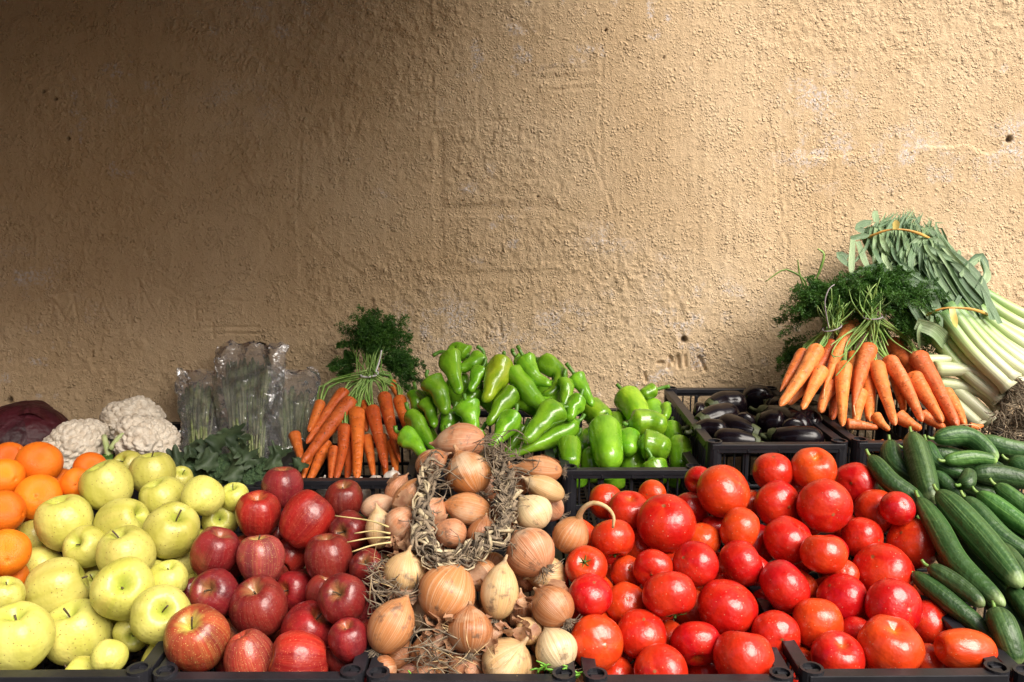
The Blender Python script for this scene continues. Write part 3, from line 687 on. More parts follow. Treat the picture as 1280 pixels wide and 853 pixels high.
# ---- yellow apples
yY = pw((850, 1.190), (800, 1.212), (760, 1.248), (575, 1.57))
YG = 'yellow apples heaped in their crate'; YL = 'pale yellow apple on the heap of yellow apples'; YL2 = 'yellow apple half buried between other yellow apples'
YK = [('stem', AST), ('calyx', ACX)]
for L, x, y, r, lb, ax in ((0, 133, 608, 31, 'yellow apple standing above the oranges', (-.3, .9, .2)), (0, 190, 592, 29, 'plump yellow apple at the top of the heap by the cauliflower', (0, .95, .1)), (1, 161, 582, 20, None, None),
        (1, 227, 599, 17, 'greenish yellow apple with its stem hollow showing, under dark leaves', (.3, .8, .5)), (0, 201, 624, 29, 'yellow apple under the plump topmost one', (-.2, .9, .35)), (0, 253, 621, 26, 'yellow apple with a brown scuff, near the broccoli', (.3, .6, -.5)), (0, 294, 620, 18, 'small green apple beside a red apple', (-.1, .8, .5)),
        (1, 275, 651, 24, 'yellow apple facing its stem outwards against red apples', (.25, .35, .9)), (0, 82, 652, 34, 'greenish yellow apple resting against the oranges', (-.2, .9, .25)), (1, 43, 672, 26, None, None), (0, 155, 652, 33, 'yellow apple lying with its stem to the side, mid heap', (.85, .4, .35)),
        (0, 217, 664, 34, 'yellow apple with an orange blush touching a dark red apple', (.35, .8, .5)), (0, 107, 686, 27, 'small yellow apple with its stem facing out, under the greenish one', (-.1, .55, .8)), (0, 158, 692, 34, 'yellow apple standing upright in the middle of the heap', (-.2, .85, .35)), (1, 50, 709, 29, None, None),
        (0, 70, 735, 39, 'large pale yellow apple lying on its side', (.9, .3, -.3)), (0, 151, 741, 38, 'yellow apple with a deep stem hollow, under the upright one', (.4, .55, .75)), (1, 212, 726, 26, None, (0, .9, .2)), (1, 222, 708, 24, 'wrinkled yellow apple wedged under the heap', (0, .9, .5)),
        (0, 202, 770, 37, 'pale yellow apple with its stem hollow showing, above the crate corner', (.35, .5, .75)), (2, 118, 733, 22, None, None), (0, 95, 793, 44, 'big yellow apple with brown flecks behind the crate rim', (-.1, .9, .3)), (0, 25, 796, 41, 'large pale yellow apple behind the crate rim', (.0, .9, .35)),
        (1, 6, 745, 24, None, None), (1, 164, 792, 25, None, None), (2, 138, 822, 22, 'yellow apple peeping over the crate corner', (0, .5, -.5)), (2, 32, 760, 22, None, None), (2, 248, 684, 22, None, None), (2, 190, 725, 22, None, None)):
    req('yellow apple', L, [(x, y)], r, yY, round_fruit('apple', YA, lb or (YL if L == 0 else YL2), 'apple', YG, ax, (0, .6, .4, .4), YK))
# ---- red apples
yR = pw((850, 1.190), (800, 1.212), (760, 1.248), (600, 1.57))
RG = 'red apples heaped in their crate'; RL = 'dark red apple on the heap of red apples'; RL2 = 'red apple half buried between other red apples'
PINK = (2.0, 4.6, 2.9); BR = (1.75, 1.1, .9)
for L, x, y, r, lb, ax, co in ((0, 354, 610, 26, 'dull red apple topmost of the heap, below the carrots', (0, .9, .0), (1.5, 1.8, 1.5)), (0, 322, 644, 28, 'bright red apple beside the small green apple', (.1, .9, .25), BR), (0, 381, 648, 34, 'glossy bright red apple with an orange spot', (.5, .7, -.3), (1.8, 1.1, .9)),
        (0, 431, 626, 24, 'dull dark red apple touching the garlic crate', (0, .9, .3), (1, 1, 1)), (1, 437, 664, 25, None, None, (1, 1, 1)), (0, 267, 690, 30, 'dark red apple leaning against yellow apples', (.4, .85, .2), (1.1, 1, 1.2)), (0, 323, 698, 30, 'dusty pink streaked apple amid dark red ones', (0, .95, .1), PINK),
        (1, 366, 693, 24, None, (.2, .5, -.6), BR), (0, 411, 698, 30, None, (-.1, .9, .1), (1, 1, 1)), (1, 457, 712, 22, 'red apple half covered by the onion roots', (.1, .7, .6), (1, 1, 1)), (0, 270, 741, 31, 'dark red apple showing its pale star shaped hollow', (-.1, .45, .85), (1, 1, 1)),
        (0, 328, 759, 38, 'large dark red apple in the middle of the red heap', (-.25, .85, .35), (1, 1, 1)), (1, 371, 740, 27, None, None, BR), (0, 431, 751, 31, 'dark red apple with a greenish stem hollow beside the onions', (-.2, .65, .7), (1, 1, 1)),
        (0, 245, 800, 40, 'large red apple striped with yellow behind the crate rim', (-.0, .75, .6), (1.7, 3.2, 1.7)), (0, 382, 787, 37, 'bright red apple lying with its hollow to the side', (.6, .6, .3), BR), (0, 311, 820, 32, 'pinkish red apple with a knobbly end up, behind the crate rim', (.2, -.85, -.2), (2.0, 3.2, 2.2)),
        (0, 373, 822, 37, 'scarlet apple with fine pale streaks behind the crate rim', (-.9, .1, .2), (2.2, 1.5, 1.2)), (1, 437, 800, 25, None, None, (1.3, 1, 1)), (2, 290, 706, 18, None, None, (1.4, 1, 1)), (2, 297, 791, 22, None, None, PINK), (2, 242, 738, 16, None, None, (1, 1, 1)), (2, 402, 740, 20, None, None, (1, 1, 1)), (2, 424, 822, 20, None, None, (1, 1, 1)), (2, 345, 668, 22, None, None, (1, 1, 1))):
    req('red apple', L, [(x, y)], r, yR, round_fruit('apple', RA, lb or (RL if L == 0 else RL2), 'apple', RG, ax, (0, .6, .4, .4), YK, co))
# ---- tomatoes
yT = pw((850, 1.190), (800, 1.212), (760, 1.248), (580, 1.57))
TG = 'red tomatoes heaped in two crates'; TL = 'smooth ripe red tomato on the tomato heap'; TL2 = 'ripe tomato half buried between other tomatoes'
TSP = {(832, 655): 'large tomato with a grey scab on top', (904, 614): 'large round tomato highest of the heap, by the green peppers', (733, 708): 'tomato with a green star calyx touching an onion', (765, 674): 'lobed tomato under the curled onion neck', (980, 733): 'tomato with a curled crack at its end',
       (746, 803): 'large tomato squeezed against the onions', (1018, 587): 'lobed tomato with deep creases below the aubergines', (1141, 679): 'shiny tomato touching the cucumbers', (1207, 812): 'long orange plum shaped tomato beside the cucumbers', (1112, 806): 'orange red tomato behind the crate rim, beside a smaller one',
       (1048, 821): 'orange shouldered tomato at the crate corner', (786, 637): 'tomato with an orange tinge in front of the pepper crate', (927, 705): 'tomato blotched with yellowish green', (930, 822): 'tomato with a small star scar behind the crate rim', (1162, 780): 'tomato leaning under a cucumber', (910, 760): 'largest tomato in the middle of the heap',
       (738, 745): 'glossy tomato between two others against the onions', (1067, 605): 'orange red tomato touching the cucumber crate', (1103, 717): 'broad flattened tomato with tiny scars'}
TSP.update({(966, 590): 'tomato just below the aubergine crate, beside the creased lobed one', (971, 632): 'tomato resting under the one below the aubergine crate', (925, 661): 'tomato resting on top of the blotched one', (870, 706): 'tomato between the blotched tomato and the scabbed one', (815, 711): 'smaller tomato directly under the scabbed one', (839, 744): 'tomato with its green calyx underneath, beside the largest tomato', (801, 793): 'tomato beside the large one squeezed against the onions', (868, 804): 'smooth tomato between the star scarred tomato and its neighbour by the onions', (968, 796): 'tomato leaning over the shared corner of the two tomato crates', (827, 840): 'tomato sitting low behind the crate rim between two half hidden ones', (1031, 633): 'big smooth tomato under the creased lobed one', (1098, 640): 'tomato with a dimpled end touching the hooked cucumber', (1077, 673): 'small round tomato between two larger ones near the cucumbers', (1029, 692): 'tomato between the cracked tomato and the broad flattened one', (987, 676): 'tomato resting on the cracked one', (1052, 748): 'tomato leaning against the broad flattened one', (1117, 758): 'tomato under the broad flattened one, next to the buried cucumber', (1022, 780): 'tomato above the orange shouldered one at the crate corner'})
TR = [(0, 904, 614, 33), (0, 832, 655, 36), (0, 786, 637, 27), (1, 757, 628, 22), (1, 765, 674, 26), (1, 815, 618, 17), (1, 863, 639, 23), (1, 874, 601, 18), (0, 966, 590, 25), (1, 982, 607, 23), (0, 971, 632, 30), (2, 937, 629, 18), (0, 925, 661, 27), (1, 893, 660, 17), (1, 878, 676, 22),
      (0, 870, 706, 28), (0, 927, 705, 29), (0, 815, 711, 25), (1, 785, 717, 21), (0, 733, 708, 26), (0, 738, 745, 27), (0, 839, 744, 34), (1, 784, 756, 26), (0, 910, 760, 38), (0, 980, 733, 33), (0, 746, 803, 34), (0, 801, 793, 32), (0, 868, 804, 32), (0, 968, 796, 31), (0, 930, 822, 36), (0, 827, 840, 33),
      (1, 767, 846, 25), (1, 885, 843, 25), (2, 837, 797, 22), (2, 765, 725, 20), (2, 798, 684, 22), (2, 842, 692, 20), (2, 955, 757, 20), (2, 772, 815, 20), (2, 893, 800, 20), (2, 905, 735, 18),
      (0, 1018, 587, 28), (0, 1067, 605, 28), (0, 1031, 633, 33), (0, 1098, 640, 29), (0, 1077, 673, 27), (0, 1141, 679, 33), (0, 1029, 692, 28), (0, 987, 676, 31), (0, 1103, 717, 38), (0, 1052, 748, 32), (0, 1117, 758, 35), (0, 1022, 780, 32), (1, 1162, 780, 28), (0, 1112, 806, 38), (0, 1048, 821, 32), (0, 1207, 812, 31),
      (1, 1071, 793, 21), (2, 1059, 662, 20), (1, 1122, 636, 20), (2, 1160, 826, 20), (2, 1055, 718, 18), (2, 1000, 830, 20), (2, 1085, 838, 20), (2, 1010, 655, 18)]
for L, x, y, r in TR:
    kids = []; ax = None
    if (x, y) == (733, 708): kids = [('calyx', TSC), ('stem', TST)]; ax = (-.2, .5, .8)
    elif (x, y) in ((765, 674), (839, 744)): kids = [('calyx', TSC), ('stem', TST)]; ax = (.1, -.75, .35)
    elif (x, y) == (1018, 587): ax = (-.1, .8, .5)
    elif (x, y) == (1207, 812): ax = (-.97, .1, .1)
    elif (x, y) in ((1112, 806), (1048, 821), (786, 637)): ax = (0, .7, .4)
    ml = TM
    lb = TSP.get((x, y)) or (TL if L == 0 else TL2)
    f = round_fruit('tomato', ml, lb, 'tomato', TG, ax, (0, -.5, -.55, .45), kids)
    if (x, y) == (1207, 812):
        def f(W, r, lb=lb):
            o = mk('tomato', None, None, me=TM[2], loc=W[0]); orient(o, axis(-.97, .1, .1), scale=(float(r) * .82, float(r) * .82, float(r) * 1.45)); tag(o, lb, 'tomato', TG)
    req('tomato', L, [(x, y)], r * (1.03 if L == 0 else 1.08), yT, f)

# ------------------------------------------------------------------ onions
def onion_parts(W, r, el, ax, col, label, neck=.5, roots=True, peel=0, name='onion', neckpath=None):
    sd = random.random() * 100
    pts = [(0, el + neck), (.06, el + neck * .97), (.085, el + neck * .5), (.13, el * 1.0), (.30, el * .86), (.60, el * .66), (.88, el * .32), (1.0, -.02 * el), (.94, -.38 * el), (.72, -.70 * el), (.42, -.90 * el), (.17, -.97 * el), (.09, -.99 * el), (0, -el)]
    ph = random.uniform(0, 6.28); ph2 = random.uniform(0, 6.28)
    def mod(t, a, rr, z):
        k = np.sin(np.clip(t * 1.2 - .15, 0, 1) * math.pi)
        rr = rr * (1 + .035 * k * np.cos(2 * a + ph) + .02 * k * np.cos(3 * a + ph2) + .008 * np.cos(17 * a + ph + 3 * t))
        return rr, z + .03 * rr * np.cos(a + ph2)
    V, Fc, S_ = lathe(pts, 30, 30, mod)
    # bend the neck
    nb = np.clip((V[:, 2] - el * .8) / (neck + .3), 0, 1) ** 1.5; V[:, 0] += nb * neck * .5 * math.cos(ph); V[:, 1] += nb * neck * .5 * math.sin(ph)
    o = mk(name, V * r, Fc, M['onion_skin'], sw=S_, loc=W); orient(o, ax); o.color = c4(col)
    tag(o, label, 'onion', 'brown skinned onions heaped in their crate')
    if roots:
        mb = MB()
        for k in range(60):
            a = random.uniform(0, 6.28); q = random.uniform(.02, .22); L = random.uniform(.14, .5)
            x, y = q * math.cos(a), q * math.sin(a); d = random.uniform(.3, 1.4)
            tube(mb, [(x * r, y * r, -el * .95 * r), ((x * (1 + d)) * r, y * (1 + d) * r, (-el * 1.0 - L * .6) * r), ((x * (1 + 2 * d) + random.gauss(0, .08)) * r, (y * (1 + 2 * d) + random.gauss(0, .08)) * r, (-el - L * random.uniform(.5, 1)) * r)], .016 * r, .007 * r, 5, 4)
        mb.build('roots', M['root_hair'], o)
    for k in range(peel):
        # loose flake of outer skin standing off the bulb
        a0 = random.uniform(0, 6.28); t0 = random.uniform(-.5, .5); n = 7; Vp = []; Fp = []
        for i in range(n):
            for j in range(n):
                u, v = i / (n - 1), j / (n - 1); aa = a0 + (u - .5) * random.uniform(.9, 1.1) * .9; zz = t0 + (v - .5) * .8 + random.gauss(0, .02)
                zz = max(-.93, min(.93, zz)); rho = math.sqrt(max(.03, 1 - zz * zz)); lift = 1.03 + .16 * max(0, abs(u - .5) * 2 - .3) ** 2 + .12 * max(0, v - .6) + random.gauss(0, .008)
                Vp.append((rho * lift * math.cos(aa) * r, rho * lift * math.sin(aa) * r, zz * el * lift * r))
        Fp = [(i * n + j, (i + 1) * n + j, (i + 1) * n + j + 1, i * n + j + 1) for i in range(n - 1) for j in range(n - 1)]
        Fp = [f for f in Fp if random.random() > .06]
        p = mk('loose_skin', Vp, Fp, M['husk'], o); 
    return o
TAN = (.52, .215, .075); PNK = (.54, .235, .12); BRN = (.38, .135, .045); PAL = (.62, .42, .19); WHT = (.72, .60, .35); ORA = (.53, .20, .055)
yN = pw((850, 1.185), (800, 1.205), (760, 1.235), (553, 1.50))
def onion(L, x, y, rx, el, ang, vw, col, label, neck=.45, roots=True, peel=0, yo=0.):
    ax = (math.cos(R(ang)), math.sin(R(ang)), vw)
    req('onion', L, [(x, y)], rx * (.55 + .45 * el) if el < 1.6 else rx * 1.2, yN, lambda W, r: onion_parts(W[0], r / ((.55 + .45 * el) if el < 1.6 else 1.2), el, axis(*ax), col, label, neck, roots, peel), yoff=yo, dmax=.10)
OL = 'brown onion half buried in the onion heap'
onion(0, 574, 553, 24, 1.42, 186, -.1, PNK, 'long pinkish onion lying on top of the heap, roots to the side', .2)
onion(0, 585, 591, 29, 1.05, 120, -.4, ORA, 'round copper onion just below the topmost one', .3, True, 1)
onion(0, 584, 636, 20, 1.55, 168, .05, ORA, 'spindle shaped copper onion inside the loop of the plait', .3, True, 1)
onion(0, 563, 666, 19, 1.12, 160, .2, PNK, 'small pink onion low inside the loop of the plait', .5, False)
onion(0, 674, 587, 17, 1.75, 175, .0, TAN, 'long tan onion pointing its roots at the green peppers', .3, True, 1)
onion(0, 680, 610, 16, 1.75, 155, .1, PAL, 'pale long onion with ragged roots beside the pepper crate', .3, True)
onion(1, 682, 630, 20, 1.35, 140, 0, PNK, 'pinkish onion under the pale long onion', .3, True, 1)
onion(0, 666, 640, 24, 1.0, 130, -.2, WHT, 'peeled whitish onion beside the plait', .3, False)
onion(0, 714, 668, 24, 1.08, 62, .1, TAN, 'tan onion with a long curled neck lying over the tomatoes', .35, False)
onion(0, 662, 689, 32, 1.0, 135, -.75, PNK, 'pinkish tan onion with a dark root end, right of the plait', .3, True)
onion(0, 560, 739, 38, 1.03, 62, -.35, TAN, 'largest tan onion with a thick neck, below the plait', .42, True, 1)
onion(0, 625, 738, 24, 1.5, 82, -.3, PAL, 'pale yellow spindle onion standing upright under the plait', .35, True)
onion(1, 684, 720, 24, 1.1, 180, .2, PAL, 'two toned onion behind the rotten one', .3, False)
onion(0, 690, 757, 27, 1.05, 140, -.7, BRN, 'brown onion with a black rotten end', .2, True, 1)
onion(0, 635, 828, 34, .95, 55, .3, PAL, 'round pale onion with an orange streak low in the heap', .3, True, 1)
onion(0, 694, 811, 28, 1.0, 120, -.7, WHT, 'white peeled onion with a dry root, by the tomatoes', .2, True)
onion(0, 588, 787, 29, 1.0, 90, -.5, BRN, 'brown onion with spreading roots under the largest one', .2, True)
onion(0, 490, 781, 29, 1.28, 60, -.3, TAN, 'tan egg shaped onion beside the red apples', .15, True)
onion(0, 506, 714, 26, 1.0, 80, .15, PAL, 'pale striped onion under a flap of torn husk', .3, False, 1)
onion(1, 529, 766, 17, 1.6, 85, -.1, WHT, 'slim white onion squeezed between two tan ones', .3, False)
onion(0, 503, 654, 21, 1.1, 45, -.1, PNK, 'pink onion left against the outside of the plait', .3, False, 1)
onion(1, 474, 660, 18, 1.5, 95, -.1, PAL, 'pale onion behind the dry straws', .3, False, 1)
onion(0, 479, 838, 18, .95, 190, .3, BRN, 'small shiny brown onion at the crate corner', .2, False)
onion(1, 511, 842, 13, 1.0, 160, .2, (.30, .10, .08), 'small reddish onion low behind the crate rim', .2, False)
onion(1, 531, 850, 19, 1.0, 90, .2, PNK, 'pinkish onion sitting on the crate rim under the debris', .2, False)
onion(1, 512, 620, 17, 1.7, 50, -.1, TAN, 'long tan onion leaning outside the plait', .3, True, 1)
onion(1, 497, 612, 15, 1.4, 60, -.1, PNK, 'pinkish onion next to the garlic crate', .3, True, 1)
onion(1, 540, 578, 17, 1.3, 30, -.1, BRN, 'brown onion behind the top of the plait', .3, False, 1)
onion(1, 472, 632, 15, 1.5, 20, -.1, PNK, 'pinkish onion with torn skin touching the red apples', .3, False, 1)
onion(1, 648, 762, 20, 1.1, 80, 0, BRN, 'brown onion wrapped in loose husk behind the upright one', .3, True, 2)
onion(1, 660, 788, 18, 1.0, 120, .1, PAL, 'pale onion under the rotten one', .3, True, 2)
for L, x, y, r in ((2, 540, 640, 20), (2, 605, 665, 20), (2, 600, 720, 22), (2, 535, 815, 24), (2, 585, 835, 24), (2, 655, 720, 22), (2, 645, 600, 22), (2, 535, 690, 22), (2, 610, 610, 22), (2, 660, 840, 22)):
    onion(L, x, y, r, 1.0, random.uniform(0, 360), 0, random.choice([TAN, BRN, PNK]), OL, .2, False, 1)

# ------------------------------------------------------------------ cucumbers
def p_cuc(u): return max(.02, (1 - abs(2 * u - 1) ** 5.0) ** .55) * (.86 + .14 * math.sin(math.pi * min(1, u * 1.1 + .1)))
def cucumber(L, pts, wpx, label=None, col=(1, 1, 1), yo=0., flip=False):
    ph = random.uniform(0, 6.28)
    def b(W, r):
        c = W.mean(0)
        lob = lambda u, a: .035 * np.cos(3 * a + ph) + .018 * np.cos(9 * a + ph * 2) * np.sin(u * math.pi) + .02 * np.sin(7 * u + a + ph)
        V, Fc, S_ = sweep(W if not flip else W[::-1], p_cuc, r, 30, 22, lob)
        o = mk('cucumber', V - c, Fc, M['cucumber_skin'], sw=S_, loc=c); o.color = c4(col)
        tag(o, label or 'dark green cucumber part buried in the cucumber heap', 'cucumber', 'dark green cucumbers heaped at the end of the stall')
        W2 = W if not flip else W[::-1]
        d = (W2[0] - W2[1]); d /= np.linalg.norm(d)
        mb = MB(); tube(mb, [W2[0] - d * .004, W2[0] + d * .006, W2[0] + d * .012 + np.array((0, 0, .004))], .0035, .0028, 5, 6); mb.build('stalk', M['stalk_green'], o, loc=None)
        o.children[0].data.transform(Matrix.Translation(Vector(-c)))
    req('cucumber', L, pts, wpx / 2, yC, b, p_cuc, yoff=yo, dmax=.14)
yC = pw((830, 1.20), (780, 1.235), (545, 1.62))
LT_ = (1.4, 1.35, 1.35)
cucumber(0, [(1139, 542), (1152, 585), (1164, 630)], 33, 'ridged cucumber standing upright with its stalk end up', LT_, -.02)
cucumber(0, [(1087, 570), (1112, 602), (1143, 625), (1141, 643)], 26, 'cucumber with a hooked brown end touching the tomatoes', (.9, .85, .8))
cucumber(0, [(1148, 622), (1172, 660), (1198, 705), (1256, 758)], 29, 'slender curved cucumber running down beside the tomatoes', (1.35, 1.35, 1.3), -.01)
cucumber(0, [(1172, 614), (1222, 668), (1277, 734)], 36, 'large ridged pale striped cucumber in front', LT_, -.02)
cucumber(1, [(1112, 552), (1118, 580), (1146, 602)], 27, 'short bent cucumber behind the upright one')
cucumber(0, [(1158, 552), (1172, 580), (1212, 596)], 21, 'curved cucumber right beside the upright one', (1.3, 1.3, 1.3))
cucumber(0, [(1167, 548), (1210, 546), (1247, 575)], 26, 'arched cucumber lying against the carrot crate', (1.35, 1.35, 1.3), .02)
cucumber(0, [(1180, 576), (1215, 572), (1247, 576)], 19, 'small bright green cucumber under the arched one', (2.0, 2.2, 1.6))
cucumber(0, [(1222, 549), (1258, 560), (1310, 568)], 25, 'cucumber lying level at the back of the heap', (1.2, 1.2, 1.2), .03)
cucumber(1, [(1166, 590), (1190, 612), (1206, 624)], 20)
cucumber(1, [(1200, 606), (1209, 602), (1212, 588)], 20, 'stubby cucumber end showing between others')
cucumber(0, [(1213, 593), (1250, 594), (1305, 606)], 27, 'thick dark cucumber lying level below the back ones', (1.05, 1.05, 1.05), .02)
cucumber(0, [(1222, 616), (1255, 640), (1300, 672)], 26, 'ridged light green cucumber with a white blossom end', (2.0, 2.1, 1.6))
cucumber(0, [(1244, 606), (1268, 624), (1305, 652)], 22, 'light green cucumber lying behind the ridged ones', (1.7, 1.8, 1.5))
cucumber(1, [(1206, 622), (1250, 670), (1300, 700)], 28)
cucumber(1, [(1182, 645), (1230, 715), (1300, 780)], 26, 'long cucumber under the large striped one')
cucumber(1, [(1250, 680), (1280, 720), (1310, 760)], 26)
cucumber(0, [(1140, 716), (1185, 752), (1248, 803)], 26, 'dark cucumber pushed in among the tomatoes, pointing at the crate rim', (1.1, 1.1, 1.05))
cucumber(1, [(1160, 708), (1195, 730), (1230, 758)], 24, 'dark cucumber behind the one among the tomatoes')
cucumber(0, [(1244, 762), (1256, 790), (1272, 832)], 34, 'thick cucumber end hanging down to the crate rim', (1.2, 1.2, 1.15))
cucumber(1, [(1262, 735), (1285, 765), (1310, 800)], 26)
cucumber(1, [(1092, 600), (1110, 622), (1130, 640)], 22)
cucumber(2, [(1150, 650), (1190, 690), (1240, 740)], 28)
cucumber(2, [(1220, 640), (1270, 680), (1300, 720)], 30)
cucumber(2, [(1170, 690), (1220, 730), (1290, 800)], 30)
cucumber(2, [(1130, 560), (1180, 570), (1260, 590)], 28)
cucumber(2, [(1185, 600), (1240, 620), (1300, 640)], 28)
cucumber(2, [(1180, 560), (1230, 566), (1300, 580)], 30)
cucumber(2, [(1200, 545), (1250, 572), (1310, 590)], 30)
cucumber(2, [(1260, 575), (1290, 590), (1320, 610)], 28)
cucumber(2, [(1170, 660), (1200, 700), (1230, 735)], 28)
solve()
# tuck in the lower layers
FILL_T = lambda mn, ml, lb, cat, g, kids=(), col=None: (lambda W, r: round_fruit(mn, ml, lb, cat, g, None, (0, .2, .2, .8), kids, col)(W, r))
fill(26, -1.08, -.84, 1.20, 1.50, yO, .07, (.034, .038), FILL_T('orange', OR, 'orange in the lower layer of the orange crate', 'orange', OG), pmin=600, drop=1.5)
fill(26, -.79, -.53, 1.19, 1.50, yY, .07, (.034, .040), FILL_T('apple', YA, 'yellow apple in the lower layer, showing only between others', 'apple', YG, YK), pmin=600, drop=1.5)
fill(26, -.49, -.22, 1.19, 1.50, yR, .07, (.034, .040), FILL_T('apple', RA, 'red apple in the lower layer, showing only between others', 'apple', RG, YK, redcol), pmin=600, drop=1.5)
fill(30, .12, .69, 1.19, 1.50, yT, .06, (.033, .038), FILL_T('tomato', TM, 'red tomato in the lower layer, showing only between others', 'tomato', TG), pmin=600, drop=1.5)
fill(24, .12, .69, 1.19, 1.50, yT, .10, (.033, .038), FILL_T('tomato', TM, 'red tomato in the lower layer, showing only between others', 'tomato', TG), pmin=600, drop=1.5)
fill(24, -.18, .08, 1.19, 1.42, yN, .09, (.026, .032), lambda W, r: onion_parts(W[0], r, 1.0, raxis(0, .3, 0, .8), random.choice([TAN, BRN, PNK]), OL, .2, False, 1), pmin=590, drop=1.5)

# ================================================================== back row
def child_world(mb, name, matn, o):
    """build a child whose vertices were written in world space; o is unrotated"""
    loc = np.array(o.location)
    mb.V = [v - loc for v in mb.V]
    return mb.build(name, M[matn], o)
# ------------------------------------------------------------------ peppers
def p_long(u): return (min(1, (u / .10) ** .5) if u < .10 else 1) * (1 - .22 * u - .62 * max(0, u - .30) ** 1.0) * (1 if u < .9 else max(.03, 1 - ((u - .9) / .1) ** 2) ** .5)
def p_bell(u): return (min(1, (u / .16) ** .5) if u < .16 else 1) * (1 - .30 * u ** 1.5) * (1 if u < .82 else max(.03, 1 - ((u - .82) / .18) ** 2) ** .5)
def pepper(L, pts, wpx, label, bell=False, stem=None, col=(1, 1, 1), yf=None, yo=0., grp='long green peppers in the tall heap'):
    ph = random.uniform(0, 6.28); nl = 3 if not bell else random.choice([3, 4]); prof = p_bell if bell else p_long
    def b(W, r):
        c = W.mean(0)
        if bell: lob = lambda u, a: .085 * np.abs(np.sin(nl / 2 * a + ph)) * (.4 + .6 * u) - .05 + .05 * np.sin(5 * u + a + ph)
        else: lob = lambda u, a: .09 * np.cos(nl * a + ph + 2 * u) * np.sin(np.minimum(u * 1.3 + .1, 1) * math.pi) + .08 * np.sin(9 * u + 2 * a + ph) + .055 * np.sin(16 * u - a + ph)
        V, Fc, S_ = sweep(W, prof, r, 26, 20, lob)
        o = mk('pepper', V - c, Fc, M['pepper_skin'], sw=S_, loc=c); o.color = c4(col); tag(o, label, 'pepper', grp)
        d = W[0] - W[1]; d /= np.linalg.norm(d); sr = min(.0042, r * .26)
        if stem is not None: e = at(stem[0], stem[1], min(WALL_Y - .02, W[0][1])); P = [W[0] - d * r * .1, W[0] + (e - W[0]) * .5 + d * .006, e]
        else: P = [W[0] - d * r * .1, W[0] + d * .012, W[0] + d * .022 + np.array((random.uniform(-.008, .008), 0, .006))]
        mb = MB(); tube(mb, P, sr, sr * 1.15, 8, 8)
        mb.add(*sweep([W[0] - d * r * .22, W[0] + d * r * .10, W[0] + d * r * .16], lambda u: 1 - .6 * u, r * .52, us=np.linspace(0, 1, 5), nseg=12))
        child_world(mb, 'stem', 'stem_green', o)
    req('pepper', L, pts, wpx / 2 * 1.07, yf or yP, b, prof, yoff=yo, dmax=.10)
yP = pw((575, 1.80), (436, 2.04))
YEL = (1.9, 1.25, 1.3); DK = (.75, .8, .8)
PL = 'shiny green pepper half buried in the heap of long peppers'
pepper(0, [(561, 440), (566, 462), (574, 493)], 27, 'green pepper hanging down from the very top of the heap', stem=(541, 445), yo=-.01)
pepper(1, [(585, 445), (570, 436), (560, 446)], 22, PL)
pepper(0, [(606, 447), (590, 455), (573, 463)], 24, 'stubby green pepper next to the topmost one', stem=(596, 433))
pepper(1, [(603, 460), (596, 472), (588, 490)], 20, PL)
pepper(0, [(628, 450), (620, 473), (606, 503)], 33, 'yellowish green pepper near the top of the heap', stem=(630, 441), col=YEL, yo=-.01)
pepper(0, [(645, 447), (652, 452), (655, 466)], 20, PL, stem=(641, 437))
pepper(0, [(640, 465), (648, 474), (644, 484)], 22, PL)
pepper(0, [(654, 446), (667, 470), (689, 482)], 24, 'curved pepper with a long dry stem at the top', stem=(647, 433))
pepper(0, [(672, 450), (700, 468), (692, 488), (678, 494)], 25, 'hook shaped pepper curling back under itself')
pepper(0, [(706, 474), (708, 490), (705, 510)], 20, PL)
pepper(0, [(718, 468), (728, 485), (741, 508)], 20, 'slim pepper pointing its long stem up, right of the heap', stem=(708, 455))
pepper(1, [(660, 475), (667, 490), (664, 505)], 22, PL)
pepper(1, [(672, 500), (690, 500), (702, 496)], 20, PL)
pepper(0, [(644, 488), (628, 505), (610, 532)], 26, 'pointed pepper slanting down across the heap', stem=(656, 480))
pepper(0, [(674, 504), (656, 505), (640, 500)], 30, 'squat pepper with a curled tip', yo=-.005)
pepper(1, [(597, 488), (586, 500), (570, 511)], 22, 'small pointed pepper in the shade of the yellowish one')
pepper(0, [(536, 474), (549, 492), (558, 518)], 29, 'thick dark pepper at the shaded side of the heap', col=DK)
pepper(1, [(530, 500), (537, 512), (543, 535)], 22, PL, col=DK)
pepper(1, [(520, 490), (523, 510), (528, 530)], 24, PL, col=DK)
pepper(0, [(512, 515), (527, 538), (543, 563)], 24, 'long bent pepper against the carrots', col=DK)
pepper(0, [(500, 542), (516, 552), (533, 573)], 25, 'rounded pepper lowest beside the carrots')
pepper(1, [(583, 505), (588, 522), (592, 540)], 30, PL)
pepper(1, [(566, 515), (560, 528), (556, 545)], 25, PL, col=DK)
pepper(0, [(643, 517), (630, 538), (613, 560)], 28, 'pointed pepper just above the topmost onion')
pepper(0, [(702, 508), (680, 525), (655, 554)], 32, 'large smooth pepper in the middle of the heap', stem=(718, 514), yo=-.012)
pepper(0, [(722, 527), (690, 548), (633, 570)], 26, 'longest pepper lying across the front of the heap', yo=-.01)
pepper(1, [(655, 535), (645, 550), (632, 568)], 22, PL)
pepper(1, [(724, 498), (716, 512), (712, 526)], 24, PL)
pepper(2, [(600, 540), (590, 552), (580, 565)], 26, PL); pepper(2, [(560, 545), (565, 560), (575, 575)], 28, PL)
pepper(2, [(610, 480), (625, 520), (640, 540)], 34, PL); pepper(2, [(570, 470), (580, 510), (590, 545)], 34, PL)
pepper(2, [(690, 480), (680, 515), (660, 545)], 34, PL); pepper(2, [(640, 460), (660, 490), (690, 520)], 30, PL)
